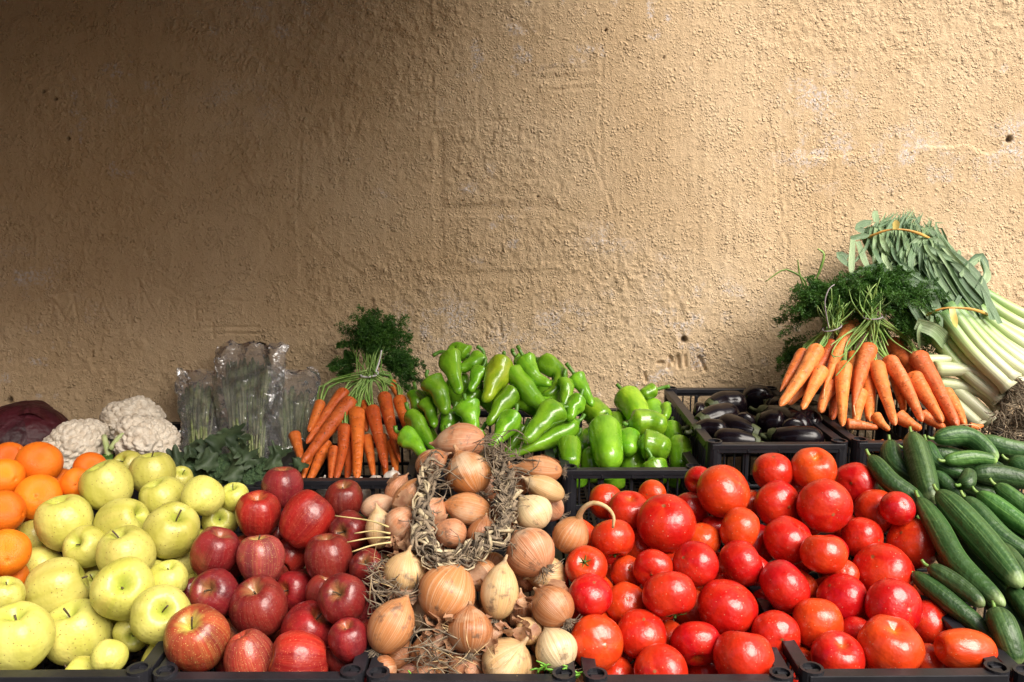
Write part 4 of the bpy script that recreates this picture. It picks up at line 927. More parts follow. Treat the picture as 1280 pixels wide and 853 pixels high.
pepper(2, [(545, 480), (535, 530), (550, 570)], 30, PL, col=DK); pepper(2, [(720, 545), (700, 560), (680, 575)], 26, PL)
# plump peppers in the next crate
yB = pw((580, 1.80), (488, 2.06)); BG = 'plump green peppers in the lattice crate'; BL = 'plump green pepper half buried in the lattice crate'
def bell(L, pts, w, label=BL, stem=None, col=(1, 1, 1), yo=0.): pepper(L, pts, w, label, True, stem, col, yB, yo, BG)
bell(0, [(734, 507), (747, 517), (757, 527)], 33, 'plump pepper between the two kinds of green peppers', col=(1.3, 1.15, 1.1))
bell(0, [(779, 490), (791, 506), (800, 528)], 36, 'tall yellowish plump pepper at the top of the crate', col=(1.6, 1.2, 1.2))
bell(0, [(820, 487), (811, 490), (802, 495)], 19, 'small pepper with a long stem touching the crate back', stem=(837, 483))
bell(0, [(831, 505), (833, 514), (830, 524)], 13, 'thin curved pepper tip by the aubergine crate', stem=(838, 506))
bell(0, [(788, 530), (812, 528), (834, 534)], 32, 'plump pepper with broad shiny creases lying level', col=(1.2, 1.1, 1.1), yo=-.01)
bell(0, [(800, 556), (818, 558), (837, 564)], 38, 'plump lobed pepper lying above the crate rim')
bell(0, [(756, 527), (758, 552), (761, 583)], 42, 'tall plump pepper tapering down to the crate rim', col=(1.15, 1.1, 1.1), yo=-.02)
bell(0, [(711, 552), (712, 566), (714, 584)], 30, 'small plump pepper in the crate corner near the onions')
bell(1, [(745, 545), (732, 552), (722, 566)], 30); bell(1, [(788, 540), (787, 554), (784, 566)], 26); bell(1, [(840, 532), (841, 543), (845, 556)], 28)
bell(1, [(846, 552), (850, 566), (852, 590)], 32, 'plump pepper in the crate corner below the aubergines'); bell(1, [(790, 560), (790, 575), (788, 600)], 36); bell(1, [(742, 568), (740, 580), (738, 604)], 32); bell(1, [(815, 575), (820, 590), (824, 606)], 34)
bell(1, [(812, 505), (816, 515), (818, 526)], 28); bell(1, [(771, 520), (770, 533), (772, 548)], 26); bell(2, [(765, 590), (768, 600), (770, 612)], 32); bell(2, [(845, 585), (845, 597), (843, 610)], 30); bell(2, [(720, 585), (722, 596), (724, 610)], 28)
bell(2, [(775, 540), (800, 545), (830, 548)], 36); bell(2, [(740, 530), (760, 540), (790, 560)], 36)
# ------------------------------------------------------------------ aubergines
yE = lin(552, 1.79, 496, 2.08)
def p_egg(u): return (.42 + .58 * min(1, u / .45) ** .8) * (1 if u < .72 else max(.02, 1 - ((u - .72) / .28) ** 2) ** .5)
def eggplant(L, pts, w, label='glossy black aubergine half buried in its crate', stem=None, yo=0.):
    if stem is None and pts[-1][0] - pts[0][0] > 12: yo += .012
    if stem is None and pts[0][0] < 950 and pts[-1][0] - pts[0][0] > 12: pts = pts[::-1] if len(label) % 2 else pts
    pts = [(p[0], p[1] - 6) for p in pts]
    def b(W, r):
        c = W.mean(0)
        V, Fc, S_ = sweep(W, p_egg, r, 24, 18, lambda u, a: .03 * np.sin(2 * a + 3 * u))
        o = mk('aubergine', V - c, Fc, M['eggplant_skin'], sw=S_, loc=c); tag(o, label, 'aubergine', 'black aubergines in the tall backed crate')
        d = W[0] - W[1]; d /= np.linalg.norm(d)
        mb = MB(); e = at(stem[0], stem[1], W[0][1]) if stem else W[0] + d * .03
        tube(mb, [W[0], W[0] * .5 + e * .5 + np.array((0, 0, -.003)), e], .0055, .0045, 7, 8)
        # calyx cap with pointed sepals
        n = 16; Vc = []
        V0, F0, S0 = sweep(W, lambda u: p_egg(u) * 1.05, r, us=np.array([0, .03, .07, .12, .17]), nseg=n)
        k = np.arange(len(V0)); V0 = V0.copy()
        for j in range(n):
            if j % 4 < 2: V0[4 * n + j] = V0[2 * n + j] * .6 + V0[3 * n + j] * .4
        mb.add(V0[:-2], [f for f in F0 if max(f) < len(V0) - 2])
        child_world(mb, 'stem', 'eggplant_calyx', o)
    req('aubergine', L, pts, w / 2 * 1.2, yE, b, p_egg, yoff=yo, dmax=.08)
eggplant(0, [(884, 517), (905, 512), (934, 512)], 30, 'aubergine with a dusty skin lying level at the back of the crate', yo=.02)
eggplant(0, [(872, 534), (895, 528), (922, 523)], 28, 'aubergine with a long green stalk pointing at the peppers', stem=(852, 536))
eggplant(0, [(946, 498), (947, 505), (949, 512)], 34, 'aubergine end facing out, topmost of the crate')
eggplant(0, [(958, 512), (968, 515), (981, 520)], 26, 'aubergine just left of the carrots', stem=(956, 500))
eggplant(0, [(988, 500), (990, 506), (991, 512)], 28, 'round aubergine end touching the carrots')
eggplant(0, [(945, 532), (964, 535), (982, 537)], 30, 'aubergine lying level behind the crate rim')
eggplant(0, [(988, 515), (1004, 527), (1020, 541)], 28, 'aubergine sloping down to the crate rim')
eggplant(0, [(1012, 514), (1026, 526), (1044, 538)], 28, 'aubergine under the carrot tips')
eggplant(0, [(865, 545), (885, 543), (910, 546)], 24, 'aubergine low in the corner near the peppers', stem=(856, 540))
eggplant(0, [(928, 530), (930, 533), (931, 537)], 22, 'small aubergine end between two others')
eggplant(1, [(866, 522), (875, 523), (884, 525)], 24); eggplant(1, [(985, 540), (990, 542), (994, 546)], 26); eggplant(2, [(900, 535), (925, 545), (950, 550)], 30); eggplant(2, [(950, 520), (980, 530), (1010, 545)], 30); eggplant(2, [(960, 550), (990, 555), (1030, 556)], 30); eggplant(2, [(890, 556), (920, 558), (950, 560)], 28)
solve(.92)

# ------------------------------------------------------------------ carrots
def p_car(u): return (.62 + .38 * (u / .045) ** .5 if u < .045 else 1) * (1 - .60 * u ** 1.1) * (1 if u < .9 else max(.05, 1 - ((u - .9) / .1) ** 2) ** .62)
def p_car_thin(u): return (.62 + .38 * (u / .045) ** .5 if u < .045 else 1) * max(.03, (1 - u) ** .62)
CARS = []
def carrot(L, pts, w, root, yf, crown=None, tip=None, thin=False, col=None, label=None, yo=0., group=None):
    ph = random.uniform(0, 6.28); prof = p_car_thin if thin else p_car
    def b(W, r):
        c = W.mean(0) if root is None else np.array(root.location)
        lob = lambda u, a: .035 * np.sin(2 * a + 5 * u + ph) + .02 * np.sin(40 * u + ph) * np.sin(a * 2 + ph) + .015 * np.sin(23 * u + 3 * a)
        V, Fc, S_ = sweep(W, prof, r, 34, 16, lob)
        o = mk('carrot', V - c, Fc, M['carrot_skin'], root, sw=S_, loc=c if root is None else None); o.color = c4(col or random.choice([(1, 1, 1), (1.08, 1.1, 1.1), (.92, .9, .9)]))
        if root is None: tag(o, label, 'carrot', group)
        if tip is not None:
            mb = MB(); e = [W[-1] + (W[-2] - W[-1]) * .02] + [at(x, y, W[-1][1] - .012) for x, y in tip]
            tube(mb, e, .0016, .0006, 10, 5); mb.V = [v - c for v in mb.V]; mb.build('root_tail', M['root_pale'], o)
        if crown is not None:
            mb = MB()
            for k in range(6):
                d = W[0] - W[1]; d /= np.linalg.norm(d); j = rng.normal(0, .0035, 3)
                cr = crown + rng.normal(0, .007, 3) * (1, .6, .6)
                mid = W[0] + d * np.linalg.norm(cr - W[0]) * .45 + j * 2
                tube(mb, [W[0] - d * .004 + j * .6, mid, cr], .0026, .0016, 7, 5)
            mb.V = [v - c for v in mb.V]; mb.build('leaf_stalks', M['stalk_green'], o)
    req('carrot', L, pts, w / 2, yf, b, prof, yoff=yo, dmax=.07)
def fronds(bases, n, spread, length, droop, seed, tipdir, ls=.0058, fl=1.34):
    """feathery carrot tops: stalks with side twigs and many small leaflets"""
    rg = np.random.default_rng(seed); V = []; Fc = []; mb = MB()
    def leaf(p, d, s):
        d = d / (np.linalg.norm(d) + 1e-9); q = np.cross(d, rg.normal(0, 1, 3)); q /= np.linalg.norm(q) + 1e-9
        i = len(V); V.extend([p - q * s * .10, p + d * s * .55 - q * s * .13, p + d * s, p + d * s * .55 + q * s * .13]); Fc.append((i, i + 1, i + 2, i + 3))
    for k in range(n):
        b = bases + rg.normal(0, .008, 3); d = np.array(tipdir) + np.array((rg.normal(0, spread[0]), rg.normal(0, spread[1]), rg.normal(0, spread[2]))); d /= np.linalg.norm(d)
        L = length * rg.uniform(.55, 1.1)
        P = [b, b + d * L * .5, b + d * L + np.array((d[0] * .4, d[1] * .3, -1)) * droop * L * rg.uniform(.2, 1.2)]
        C = interp_curve(P, np.linspace(0, 1, 16), 30); tube(mb, P, .0014, .0006, 7, 4)
        T = np.gradient(C, axis=0); T /= np.linalg.norm(T, axis=1)[:, None]
        for i in range(5, 16):
            for s in range(3):
                sd = np.cross(T[i], rg.normal(0, 1, 3)); sd /= np.linalg.norm(sd); tw = (T[i] * .7 + sd); tw /= np.linalg.norm(tw)
                tl = L * .24 * (1.15 - (i - 5) / 13) * rg.uniform(.6, 1.2)
                for u in (.25, .45, .65, .85, 1.0):
                    p = C[i] + tw * tl * u + np.array((0, 0, -.15 * tl * u * u))
                    if p[1] > WALL_Y - .015: p[1] = WALL_Y - .015 - rg.uniform(0, .01)
                    for q in range(int(3 * fl)):
                        leaf(p, tw * .6 + rg.normal(0, .6, 3), ls * rg.uniform(.6, 1.5))
    return V, Fc, mb
def bunch(name, label, group, base_px, base_Y):
    e = empty(name, at(*base_px, base_Y)); return tag(e, label, 'carrots', group)
CG = 'tied bunches of carrots with feathery tops'
# -- bunch on the garlic crate
yK = lin(600, 1.80, 480, 2.05)
k1 = bunch('carrot_bunch', 'bunch of carrots tied with a white band on the garlic crate', CG, (446, 600), 1.80)
cr = at(462, 468, 2.055)
DC = (.80, .74, .7)
for L, pts, w, th in ((0, [(431, 489), (409, 519), (383, 555)], 19, 0), (0, [(440, 501), (412, 535), (377, 580)], 24, 0), (1, [(401, 503), (394, 520), (386, 540)], 15, 0), (1, [(408, 553), (398, 577), (386, 603)], 19, 0), (0, [(431, 533), (428, 565), (420, 600)], 18, 0),
                      (0, [(446, 513), (447, 552), (446, 600)], 22, 0), (0, [(465, 510), (473, 545), (482, 586)], 19, 0), (0, [(480, 494), (488, 530), (500, 578)], 20, 1), (1, [(499, 498), (504, 518), (509, 540)], 18, 0), (1, [(489, 478), (494, 488), (499, 500)], 12, 0), (1, [(459, 546), (463, 570), (467, 596)], 15, 0),
                      (1, [(490, 552), (493, 572), (495, 592)], 15, 0), (2, [(417, 560), (415, 580), (413, 600)], 14, 0), (1, [(456, 503), (457, 515), (458, 540)], 14, 0), (2, [(478, 545), (480, 570), (482, 596)], 16, 0), (2, [(392, 560), (384, 580), (378, 600)], 14, 0), (2, [(440, 540), (437, 570), (434, 602)], 18, 0)):
    carrot(L, pts, w, k1, yK, cr if pts[0][1] < 535 else None, thin=bool(th), col=DC if random.random() < .5 else (.9, .82, .8))
carrot(0, [(368, 543), (372, 558), (377, 576)], 17, None, yK, None, label='single carrot lying against the bagged asparagus', col=DC, group='loose carrots in the back row')
def tie(e, c, rx, rz, matn, r=.0016, tail=None, tilt=0.1):
    mb = MB(); a = np.linspace(0, 6.2, 14)
    tube(mb, [c + np.array((rx * math.cos(t), rz * .8 * math.sin(t), rz * .25 * math.sin(t) + rx * tilt * math.cos(t))) for t in a], r, r, 28, 6)
    if tail: tube(mb, tail, r * .9, r * .7, 12, 5)
    mb.V = [v - np.array(e.location) for v in mb.V]; mb.build('tie', M[matn], e)
def stalks(e, P0, P1, n, s0, s1, matn='stalk_green', r=.0018, seed=1):
    rg = np.random.default_rng(seed); mb = MB()
    for k in range(n):
        a = P0 + rg.normal(0, 1, 3) * s0; b = P1 + rg.normal(0, 1, 3) * s1; tube(mb, [a, (a + b) / 2 + rg.normal(0, .006, 3), b], r, r * .7, 6, 5)
    mb.V = [v - np.array(e.location) for v in mb.V]; mb.build('stalk_sheaf', M[matn], e)
def foliage(e, args_list):
    V = []; Fc = []; MBs = MB()
    for a in args_list:
        v, f, mb = fronds(**a); n = len(V); V += v; Fc += [tuple(i + n for i in q) for q in f]
        for vv, in zip(mb.V): pass
        MBs.add(np.vstack(mb.V), mb.F)
    loc = np.array(e.location)
    o = mk('foliage', np.array(V) - loc, Fc, M['frond_green'], e, smooth=False); o['kind'] = 'stuff'
    MBs.V = [v - loc for v in MBs.V]; s = MBs.build('frond_stems', M['frond_green'], e); s['kind'] = 'stuff'
tie(k1, cr, .021, .018, 'band_white', .0026, [cr + np.array((.014, -.012, .0)), at(474, 452, 2.05), at(477, 438, 2.05)])
stalks(k1, cr, at(466, 425, 2.14), 34, (.011, .009, .004), (.022, .014, .012), seed=3)
foliage(k1, [dict(bases=at(464, 446, 2.10), n=70, spread=(.30, .2, .3), length=.125, droop=.35, seed=5, tipdir=(.05, .25, .85)), dict(bases=at(478, 450, 2.12), n=30, spread=(.4, .2, .45), length=.085, droop=.5, seed=6, tipdir=(.75, .15, .10)), dict(bases=at(445, 450, 2.13), n=16, spread=(.3, .2, .4), length=.05, droop=.5, seed=8, tipdir=(-.6, .2, .1))])
# -- two bunches on the right hand crate
yQ = lin(540, 1.79, 425, 2.05)
k2 = bunch('carrot_bunch', 'bunch of carrots tied with purple grey string beside the aubergines', CG, (1005, 540), 1.80)
k3 = bunch('carrot_bunch', 'bunch of pale orange carrots with a twine loop, in front of the leeks', CG, (1110, 540), 1.80)
c2 = at(1040, 410, 2.04); c3 = at(1091, 396, 2.03)
PO = (1.08, 1.35, 2.1); PO2 = (1.02, 1.15, 1.5)
for L, pts, w, th, e, tip in ((1, [(1005, 441), (992, 462), (975, 490)], 20, 1, k2, None), (0, [(1022, 436), (1002, 470), (975, 508)], 23, 0, k2, None), (0, [(1040, 430), (1026, 454), (1010, 482)], 21, 1, k2, None), (0, [(1068, 405), (1048, 440), (1030, 488)], 23, 1, k2, [(1030, 495), (1029, 505)]),
                              (1, [(1028, 462), (1014, 488), (1003, 512)], 19, 0, k2, None), (1, [(1040, 480), (1030, 500), (1026, 516)], 20, 0, k2, None), (2, [(1015, 470), (998, 492), (985, 506)], 18, 0, k2, None), (2, [(1050, 470), (1044, 500), (1040, 525)], 20, 0, k2, None),
                              (0, [(1055, 456), (1053, 490), (1053, 533)], 21, 0, k3, None), (0, [(1086, 434), (1076, 468), (1067, 508)], 24, 1, k3, [(1068, 515), (1070, 528), (1064, 545), (1060, 565)]), (1, [(1067, 443), (1066, 462), (1066, 490)], 18, 0, k3, None), (0, [(1084, 470), (1086, 495), (1087, 527)], 22, 0, k3, None),
                              (0, [(1095, 455), (1105, 488), (1119, 532)], 21, 0, k3, None), (0, [(1110, 449), (1130, 480), (1153, 527)], 22, 0, k3, None), (0, [(1114, 428), (1140, 462), (1166, 500)], 27, 0, k3, [(1172, 515), (1177, 528)]), (0, [(1146, 444), (1168, 480), (1197, 534)], 26, 0, k3, [(1210, 531), (1224, 534), (1226, 545)]),
                              (1, [(1120, 470), (1126, 495), (1130, 515)], 18, 0, k3, None), (2, [(1140, 470), (1160, 500), (1178, 528)], 24, 0, k3, None), (2, [(1075, 490), (1072, 510), (1070, 530)], 20, 0, k3, None), (2, [(1180, 490), (1195, 510), (1206, 532)], 20, 0, k3, None)):
    carrot(L, pts, w, e, yQ, (c2 if e is k2 else c3) if pts[0][1] < 458 else None, tip, bool(th), PO if random.random() < .6 else PO2)
LG = 'loose carrots in the back row'
for pts, w, lb in (([(1058, 530), (1078, 532), (1098, 535)], 15, 'loose carrot lying level on the crate rim under the bunches'), ([(1094, 520), (1102, 530), (1112, 538)], 15, 'short loose carrot end beside the level one'), ([(1122, 520), (1138, 530), (1152, 537)], 20, 'loose carrot in shade under the twine tied bunch'), ([(1152, 518), (1168, 528), (1182, 536)], 18, 'loose carrot lying below the forked tips'), ([(1178, 522), (1188, 530), (1200, 537)], 14, 'thin loose carrot behind the rim by the leeks'), ([(1212, 533), (1220, 534), (1229, 532)], 10, 'carrot stub under the leek stems')):
    carrot(2, pts, w, None, yQ, label=lb, group=LG, col=PO2)
for x in (1088, 1100, 1122, 1135): carrot(2, [(x, 556), (x + 9, 560), (x + 20, 563)], 16, None, lin(600, 1.80, 480, 1.80), label='carrot seen through the bars of the crate beside the cucumbers', group=LG)
solve(.9)
tie(k2, c2, .022, .018, 'twine', .0018, [c2 + np.array((-.012, -.012, 0)), at(1031, 380, 2.02), at(1036, 362, 2.03), at(1043, 356, 2.04)], .3)
tie(k3, c3, .022, .020, 'twine', .0018, [c3 + np.array((.02, 0, 0)), at(1106, 398, 2.05), at(1108, 391, 2.05)], .1)
stalks(k2, c2, at(1040, 378, 2.05), 30, (.012, .01, .006), (.03, .014, .012), seed=4)
stalks(k3, c3, at(1092, 362, 2.045), 30, (.013, .01, .006), (.03, .014, .012), seed=9)
foliage(k2, [dict(bases=at(1034, 390, 2.09), n=80, spread=(.5, .2, .35), length=.10, droop=.4, seed=15, tipdir=(-.2, .05, .65)), dict(bases=at(1045, 390, 2.09), n=45, spread=(.5, .2, .3), length=.10, droop=.4, seed=16, tipdir=(.3, 0, .6)), dict(bases=at(1015, 440, 2.15), n=14, spread=(.25, .1, .4), length=.07, droop=.5, seed=19, tipdir=(-.7, .1, -.2))])
foliage(k3, [dict(bases=at(1092, 374, 2.08), n=95, spread=(.6, .18, .3), length=.095, droop=.45, seed=17, tipdir=(.1, -.02, .6)), dict(bases=at(1108, 384, 2.075), n=70, spread=(.45, .15, .5), length=.11, droop=.6, seed=18, tipdir=(.8, -.05, .05))])
# loose thin stalks falling over the heads
mb = MB()
for P in ([(1080, 408), (1055, 420), (1040, 440), (1043, 448)], [(1085, 410), (1066, 430), (1052, 445), (1042, 446)], [(1088, 412), (1070, 440), (1045, 470)], [(1078, 405), (1060, 416), (1038, 432)], [(1100, 405), (1115, 425), (1140, 442)], [(1095, 405), (1104, 420), (1110, 432)]):
    tube(mb, [at(x, y, yQ(y) - .035) for x, y in P], .002, .0014, 12, 5)
mb.V = [v - np.array(k3.location) for v in mb.V]; mb.build('loose_stalks', M['stalk_green'], k3)
# thin green leaves sticking out to the side
for P, lb in (([(1012, 372), (1005, 350), (990, 340), (978, 338), (956, 353)], 'thin arching green leaf over the carrot tops'), ([(1008, 365), (1000, 345), (997, 325)], 'short upright green leaf over the carrot tops'), ([(1018, 355), (1026, 335), (1030, 318), (1022, 311)], 'curled thin green leaf beside the carrot tops')):
    mb = MB(); mb.add(*sweep([at(x, y, 2.16) for x, y in P], lambda u: .25 + .75 * math.sin(math.pi * min(1, u * .8 + .1)), .0045, 14, 6, lambda u, a: -.55 * np.abs(np.sin(a)), us=np.linspace(0, 1, 14)))
    tag(mb.build('onion_leaf', M['stalk_green'], loc=at(1012, 372, 2.16)), lb, 'leaf', 'thin green leaves')

# ------------------------------------------------------------------ leeks
yL = lin(520, 1.93, 265, 2.235)
lk = empty('leek_bundle', at(1285, 500, 1.95)); tag(lk, 'big bundle of leeks tied with orange raffia leaning on the wall', 'leeks')
LKL = np.array(lk.location)
def ribbon(P, w, fold=.5, tw=0., n=12, us=None, seed=0):
    """leaf blade: V-folded ribbon along points"""
    us = np.linspace(0, 1, n); C = interp_curve(P, us, 40); T, N, B = frames(C); V = []; W = []
    # face the blade towards the front
    for i in range(n):
        s = np.cross(T[i], VIEW); s /= np.linalg.norm(s) + 1e-9; f = np.cross(s, T[i])
        a = tw * (us[i] - .3); s2 = s * math.cos(a) + f * math.sin(a); f2 = np.cross(s2, T[i])
        ww = w * (.75 + .5 * us[i]) * (1 if us[i] < .5 else max(.06, 1 - ((us[i] - .5) / .5) ** 2.2))
        for q, z in ((-1, fold), (-.5, fold * .4), (0, 0), (.5, fold * .4), (1, fold)):
            V.append(C[i] + s2 * q * ww * (1 - .3 * abs(q) * fold) + f2 * z * ww * .6); W.append((q * 2, .3, us[i]))
    Fc = [(i * 5 + j, i * 5 + j + 1, (i + 1) * 5 + j + 1, (i + 1) * 5 + j) for i in range(n - 1) for j in range(4)]
    return V, Fc, W
def p_leek(u): return (.9 + .35 * max(0, 1 - u / .08)) if u < .08 else .9 + .1 * u
def root_tuft(mb, p, d, n=40, L=.03, r=.0011):
    for k in range(n):
        v = d + rng.normal(0, .55, 3); v /= np.linalg.norm(v); j = rng.normal(0, .004, 3); l = L * random.uniform(.4, 1.1)
        tube(mb, [p + j, p + j + v * l * .5, p + j + v * l + rng.normal(0, .006, 3)], r, r * .6, 5, 4)
shafts = []
LEEKS = [((1318, 440), (1250, 405), (1205, 372), 24), ((1310, 465), (1248, 425), (1200, 385), 26), ((1300, 485), (1240, 440), (1190, 390), 26), ((1280, 482), (1232, 444), (1185, 392), 24), ((1262, 486), (1215, 440), (1178, 392), 25), ((1322, 425), (1262, 398), (1215, 372), 22), ((1335, 460), (1260, 415), (1205, 375), 24),
                                  ((1270, 497), (1222, 462), (1170, 402), 20), ((1250, 500), (1200, 460), (1160, 410), 22), ((1325, 490), (1262, 450), (1195, 395), 24), ((1330, 478), (1275, 425), (1220, 380), 20)]
LAY = [0, 0, -.012, -.03, -.045, .02, .015, .0, -.005, .0, .02]
for q_ in list(LEEKS)[:10]: LEEKS.append(tuple((x + 6, y - 11) for x, y in q_[:3]) + (q_[3] - 2,)); LAY.append(LAY[len(LEEKS) - 12] - .008)
for i, (a, b, c, w) in enumerate(LEEKS):
    lay = LAY[i]; w *= .74
    W = np.array([at(x, y, yL(y) + lay) for x, y in (a, b, c)]); r = w / 2 * 2.0 / F
    V, Fc, S_ = sweep(W, p_leek, r, us=np.linspace(0, 1, 14), nseg=14, lob=lambda u, a_: .04 * np.sin(2 * a_ + 4 * u))
    o = mk('leek', V - LKL, Fc, M['leek_shaft'], lk, sw=S_); shafts.append(W)
    mb = MB(); d = W[0] - W[1]; d /= np.linalg.norm(d); root_tuft(mb, W[0], d, 45, .04); mb.V = [v - LKL for v in mb.V]; mb.build('roots', M['soil_root'], o)
# leaf blades running from the shafts up to the top tie and beyond
rg = np.random.default_rng(33)
def leafpart(P, w, **k):
    V, Fc, W = ribbon(P, w, **k); V = np.array(V); V[:, 1] = np.minimum(V[:, 1], WALL_Y - .012)
    mk('leaf', V - LKL, Fc, M['leek_leaf'], lk, sw=W)
for k in range(110):
    t = rg.uniform(0, 1); s = rg.uniform(-1, 1); dy = rg.uniform(-.05, .02)
    x0, y0 = 1192 + 42 * s, 392 - 12 * s + rg.uniform(-15, 20)
    x1, y1 = 1150 + 55 * s + rg.normal(0, 6), 335 + rg.uniform(-10, 10) + 12 * s
    x2, y2 = 1126 + 46 * s + rg.normal(0, 6), 292 + rg.normal(0, 4)
    x3, y3 = 1133 + 32 * s + rg.normal(0, 6), rg.uniform(258, 284) + abs(s) * 14
    P = [at(x0, y0, yL(y0) + dy), at(x1, y1, yL(y1) + dy), at(x2, y2, yL(y2) + dy * .6), at(x3, y3, yL(y3) + dy * .5)]
    leafpart(P, rg.uniform(.005, .012), fold=rg.uniform(.4, 1.3), tw=rg.normal(0, .8))
for k in range(64):     # blades bent back over the front of the sheaf
    x0, y0 = rg.uniform(1085, 1165), rg.uniform(283, 300); dx = rg.normal(10, 22)
    L = rg.uniform(30, 62); x1, y1 = x0 + dx * .4 + rg.normal(0, 4), y0 + L * .5; x2, y2 = x0 + dx + rg.normal(0, 8), y0 + L
    leafpart([at(x0, y0, yL(y0) - .035), at(x1, y1, yL(y1) - rg.uniform(.045, .07)), at(x2, y2, yL(y2) - .05)], rg.uniform(.004, .010), fold=rg.uniform(.4, 1.2), tw=rg.normal(0, 1.0))
for P, w, t in (([(1240, 400), (1225, 350), (1185, 315), (1150, 300)], .011, .2), ([(1250, 405), (1232, 372), (1205, 340), (1180, 320)], .010, .5), ([(1150, 345), (1110, 335), (1085, 336), (1052, 352)], .009, .2), ([(1050, 352), (1090, 334), (1120, 327), (1150, 360)], .006, .6), ([(1205, 335), (1225, 320), (1232, 340), (1218, 362)], .011, 1.2), ([(1200, 345), (1215, 330), (1229, 320)], .008, .4), ([(1226, 325), (1234, 345), (1225, 358)], .010, -.4), ([(1195, 330), (1199, 315), (1198, 312)], .007, 0.), ([(1060, 322), (1048, 318), (1062, 335)], .009, .4), ([(1066, 300), (1064, 330), (1064, 350)], .009, .2), ([(1072, 302), (1080, 325), (1087, 340)], .009, .2), ([(1085, 335), (1115, 345), (1160, 360), (1170, 362)], .013, .1), ([(1158, 350), (1167, 375), (1178, 410)], .012, .1), ([(1200, 370), (1192, 385), (1180, 400)], .007, .8), ([(1155, 400), (1148, 415), (1150, 440)], .005, .5), ([(1165, 395), (1164, 410), (1160, 422)], .005, .5),
                ([(1150, 425), (1180, 420), (1215, 440)], .020, .1), ([(1145, 405), (1170, 415), (1190, 440)], .020, .3), ([(1170, 435), (1200, 452), (1235, 490)], .016, .2), ([(1142, 440), (1180, 455), (1225, 485)], .014, .3), ([(1150, 300), (1172, 302), (1185, 318)], .007, .3), ([(1095, 278), (1094, 268), (1097, 264)], .010, 0.), ([(1080, 290), (1072, 284), (1090, 276)], .010, .4), ([(1063, 298), (1075, 296), (1088, 294)], .008, .2), ([(1165, 292), (1170, 296), (1160, 285)], .007, .2)):
    leafpart([at(x, y, yL(y) - (.055 if y < 420 else -.01)) for x, y in P], w, fold=.3, tw=t)
def raffia(P, tagp=None):
    mb = MB(); mb.add(*sweep([at(x, y, Y) for x, y, Y in P], lambda u: 1, .0042, us=np.linspace(0, 1, 26), nseg=8, lob=lambda u, a: -.5 * np.abs(np.sin(a + 6 * u))))
    mb.V = [v - LKL for v in mb.V]; o = mb.build('raffia_tie', M['raffia'], lk)
    if tagp:
        V, Fc, W = ribbon([at(x, y, Y) for x, y, Y in tagp], .009, .2, .5, 7); mk('raffia_end', np.array(V) - LKL, Fc, M['raffia_tag'], o, sw=W)
raffia([(1076, 300, 2.19), (1085, 297, 2.15), (1105, 289, 2.125), (1122, 287, 2.12), (1142, 290, 2.12), (1160, 297, 2.14), (1166, 300, 2.19)], [(1119, 287, 2.115), (1120, 281, 2.112), (1121, 275, 2.11)])
raffia([(1150, 402, 2.10), (1160, 393, 2.03), (1178, 386, 2.005), (1195, 385, 2.0), (1215, 387, 2.01), (1232, 392, 2.04), (1242, 397, 2.12)], [(1190, 386, 1.985), (1192, 396, 1.98), (1196, 410, 1.99)])
# two short leeks lying across
for P, w, lb, ye in (([(1226, 445), (1195, 449), (1150, 450)], 14, 'thin cut leek stem sticking out over the carrots', .0), ([(1248, 492), (1215, 465), (1168, 461)], 20, 'white leek with torn skin lying beside the carrots', .0), ([(1250, 512), (1222, 488), (1170, 478)], 19, 'pinkish leek stem low beside the carrots', .03), ([(1240, 528), (1215, 505), (1185, 480)], 22, 'leek stem in shade above the crate rim', .04), ([(1225, 534), (1205, 515), (1185, 495)], 20, 'brownish leek stem lowest beside the carrots', .05)):
    W = np.array([at(x, y, 1.90 + ye + (540 - y) * .0012) for x, y in P]); c = W.mean(0)
    V, Fc, S_ = sweep(W, p_leek, w / 2 * 1.9 / F, us=np.linspace(0, 1, 14), nseg=14, lob=lambda u, a_: .05 * np.sin(2 * a_ + 4 * u))
    o = mk('leek', V - c, Fc, M['leek_shaft'], sw=S_ * np.array((1, 1, .45)), loc=c); tag(o, lb, 'leek', 'single leeks beside the bundle')
    mb = MB(); d = W[0] - W[1]; d /= np.linalg.norm(d); root_tuft(mb, W[0], d, 50, .028); child_world(mb, 'roots', 'soil_root', o)
mb = MB()
for k in range(26):
    p = at(rg.uniform(1245, 1300), rg.uniform(505, 550), rg.uniform(1.84, 1.92)); root_tuft(mb, p, np.array((-.3, -.6, -.5)), 26, .035, .0012)
o = mb.build('root_clump', M['soil_root'], loc=at(1265, 545, 1.87)); tag(o, 'tangled earthy clump of leek roots beside the carrot crate', 'roots', kind='stuff')

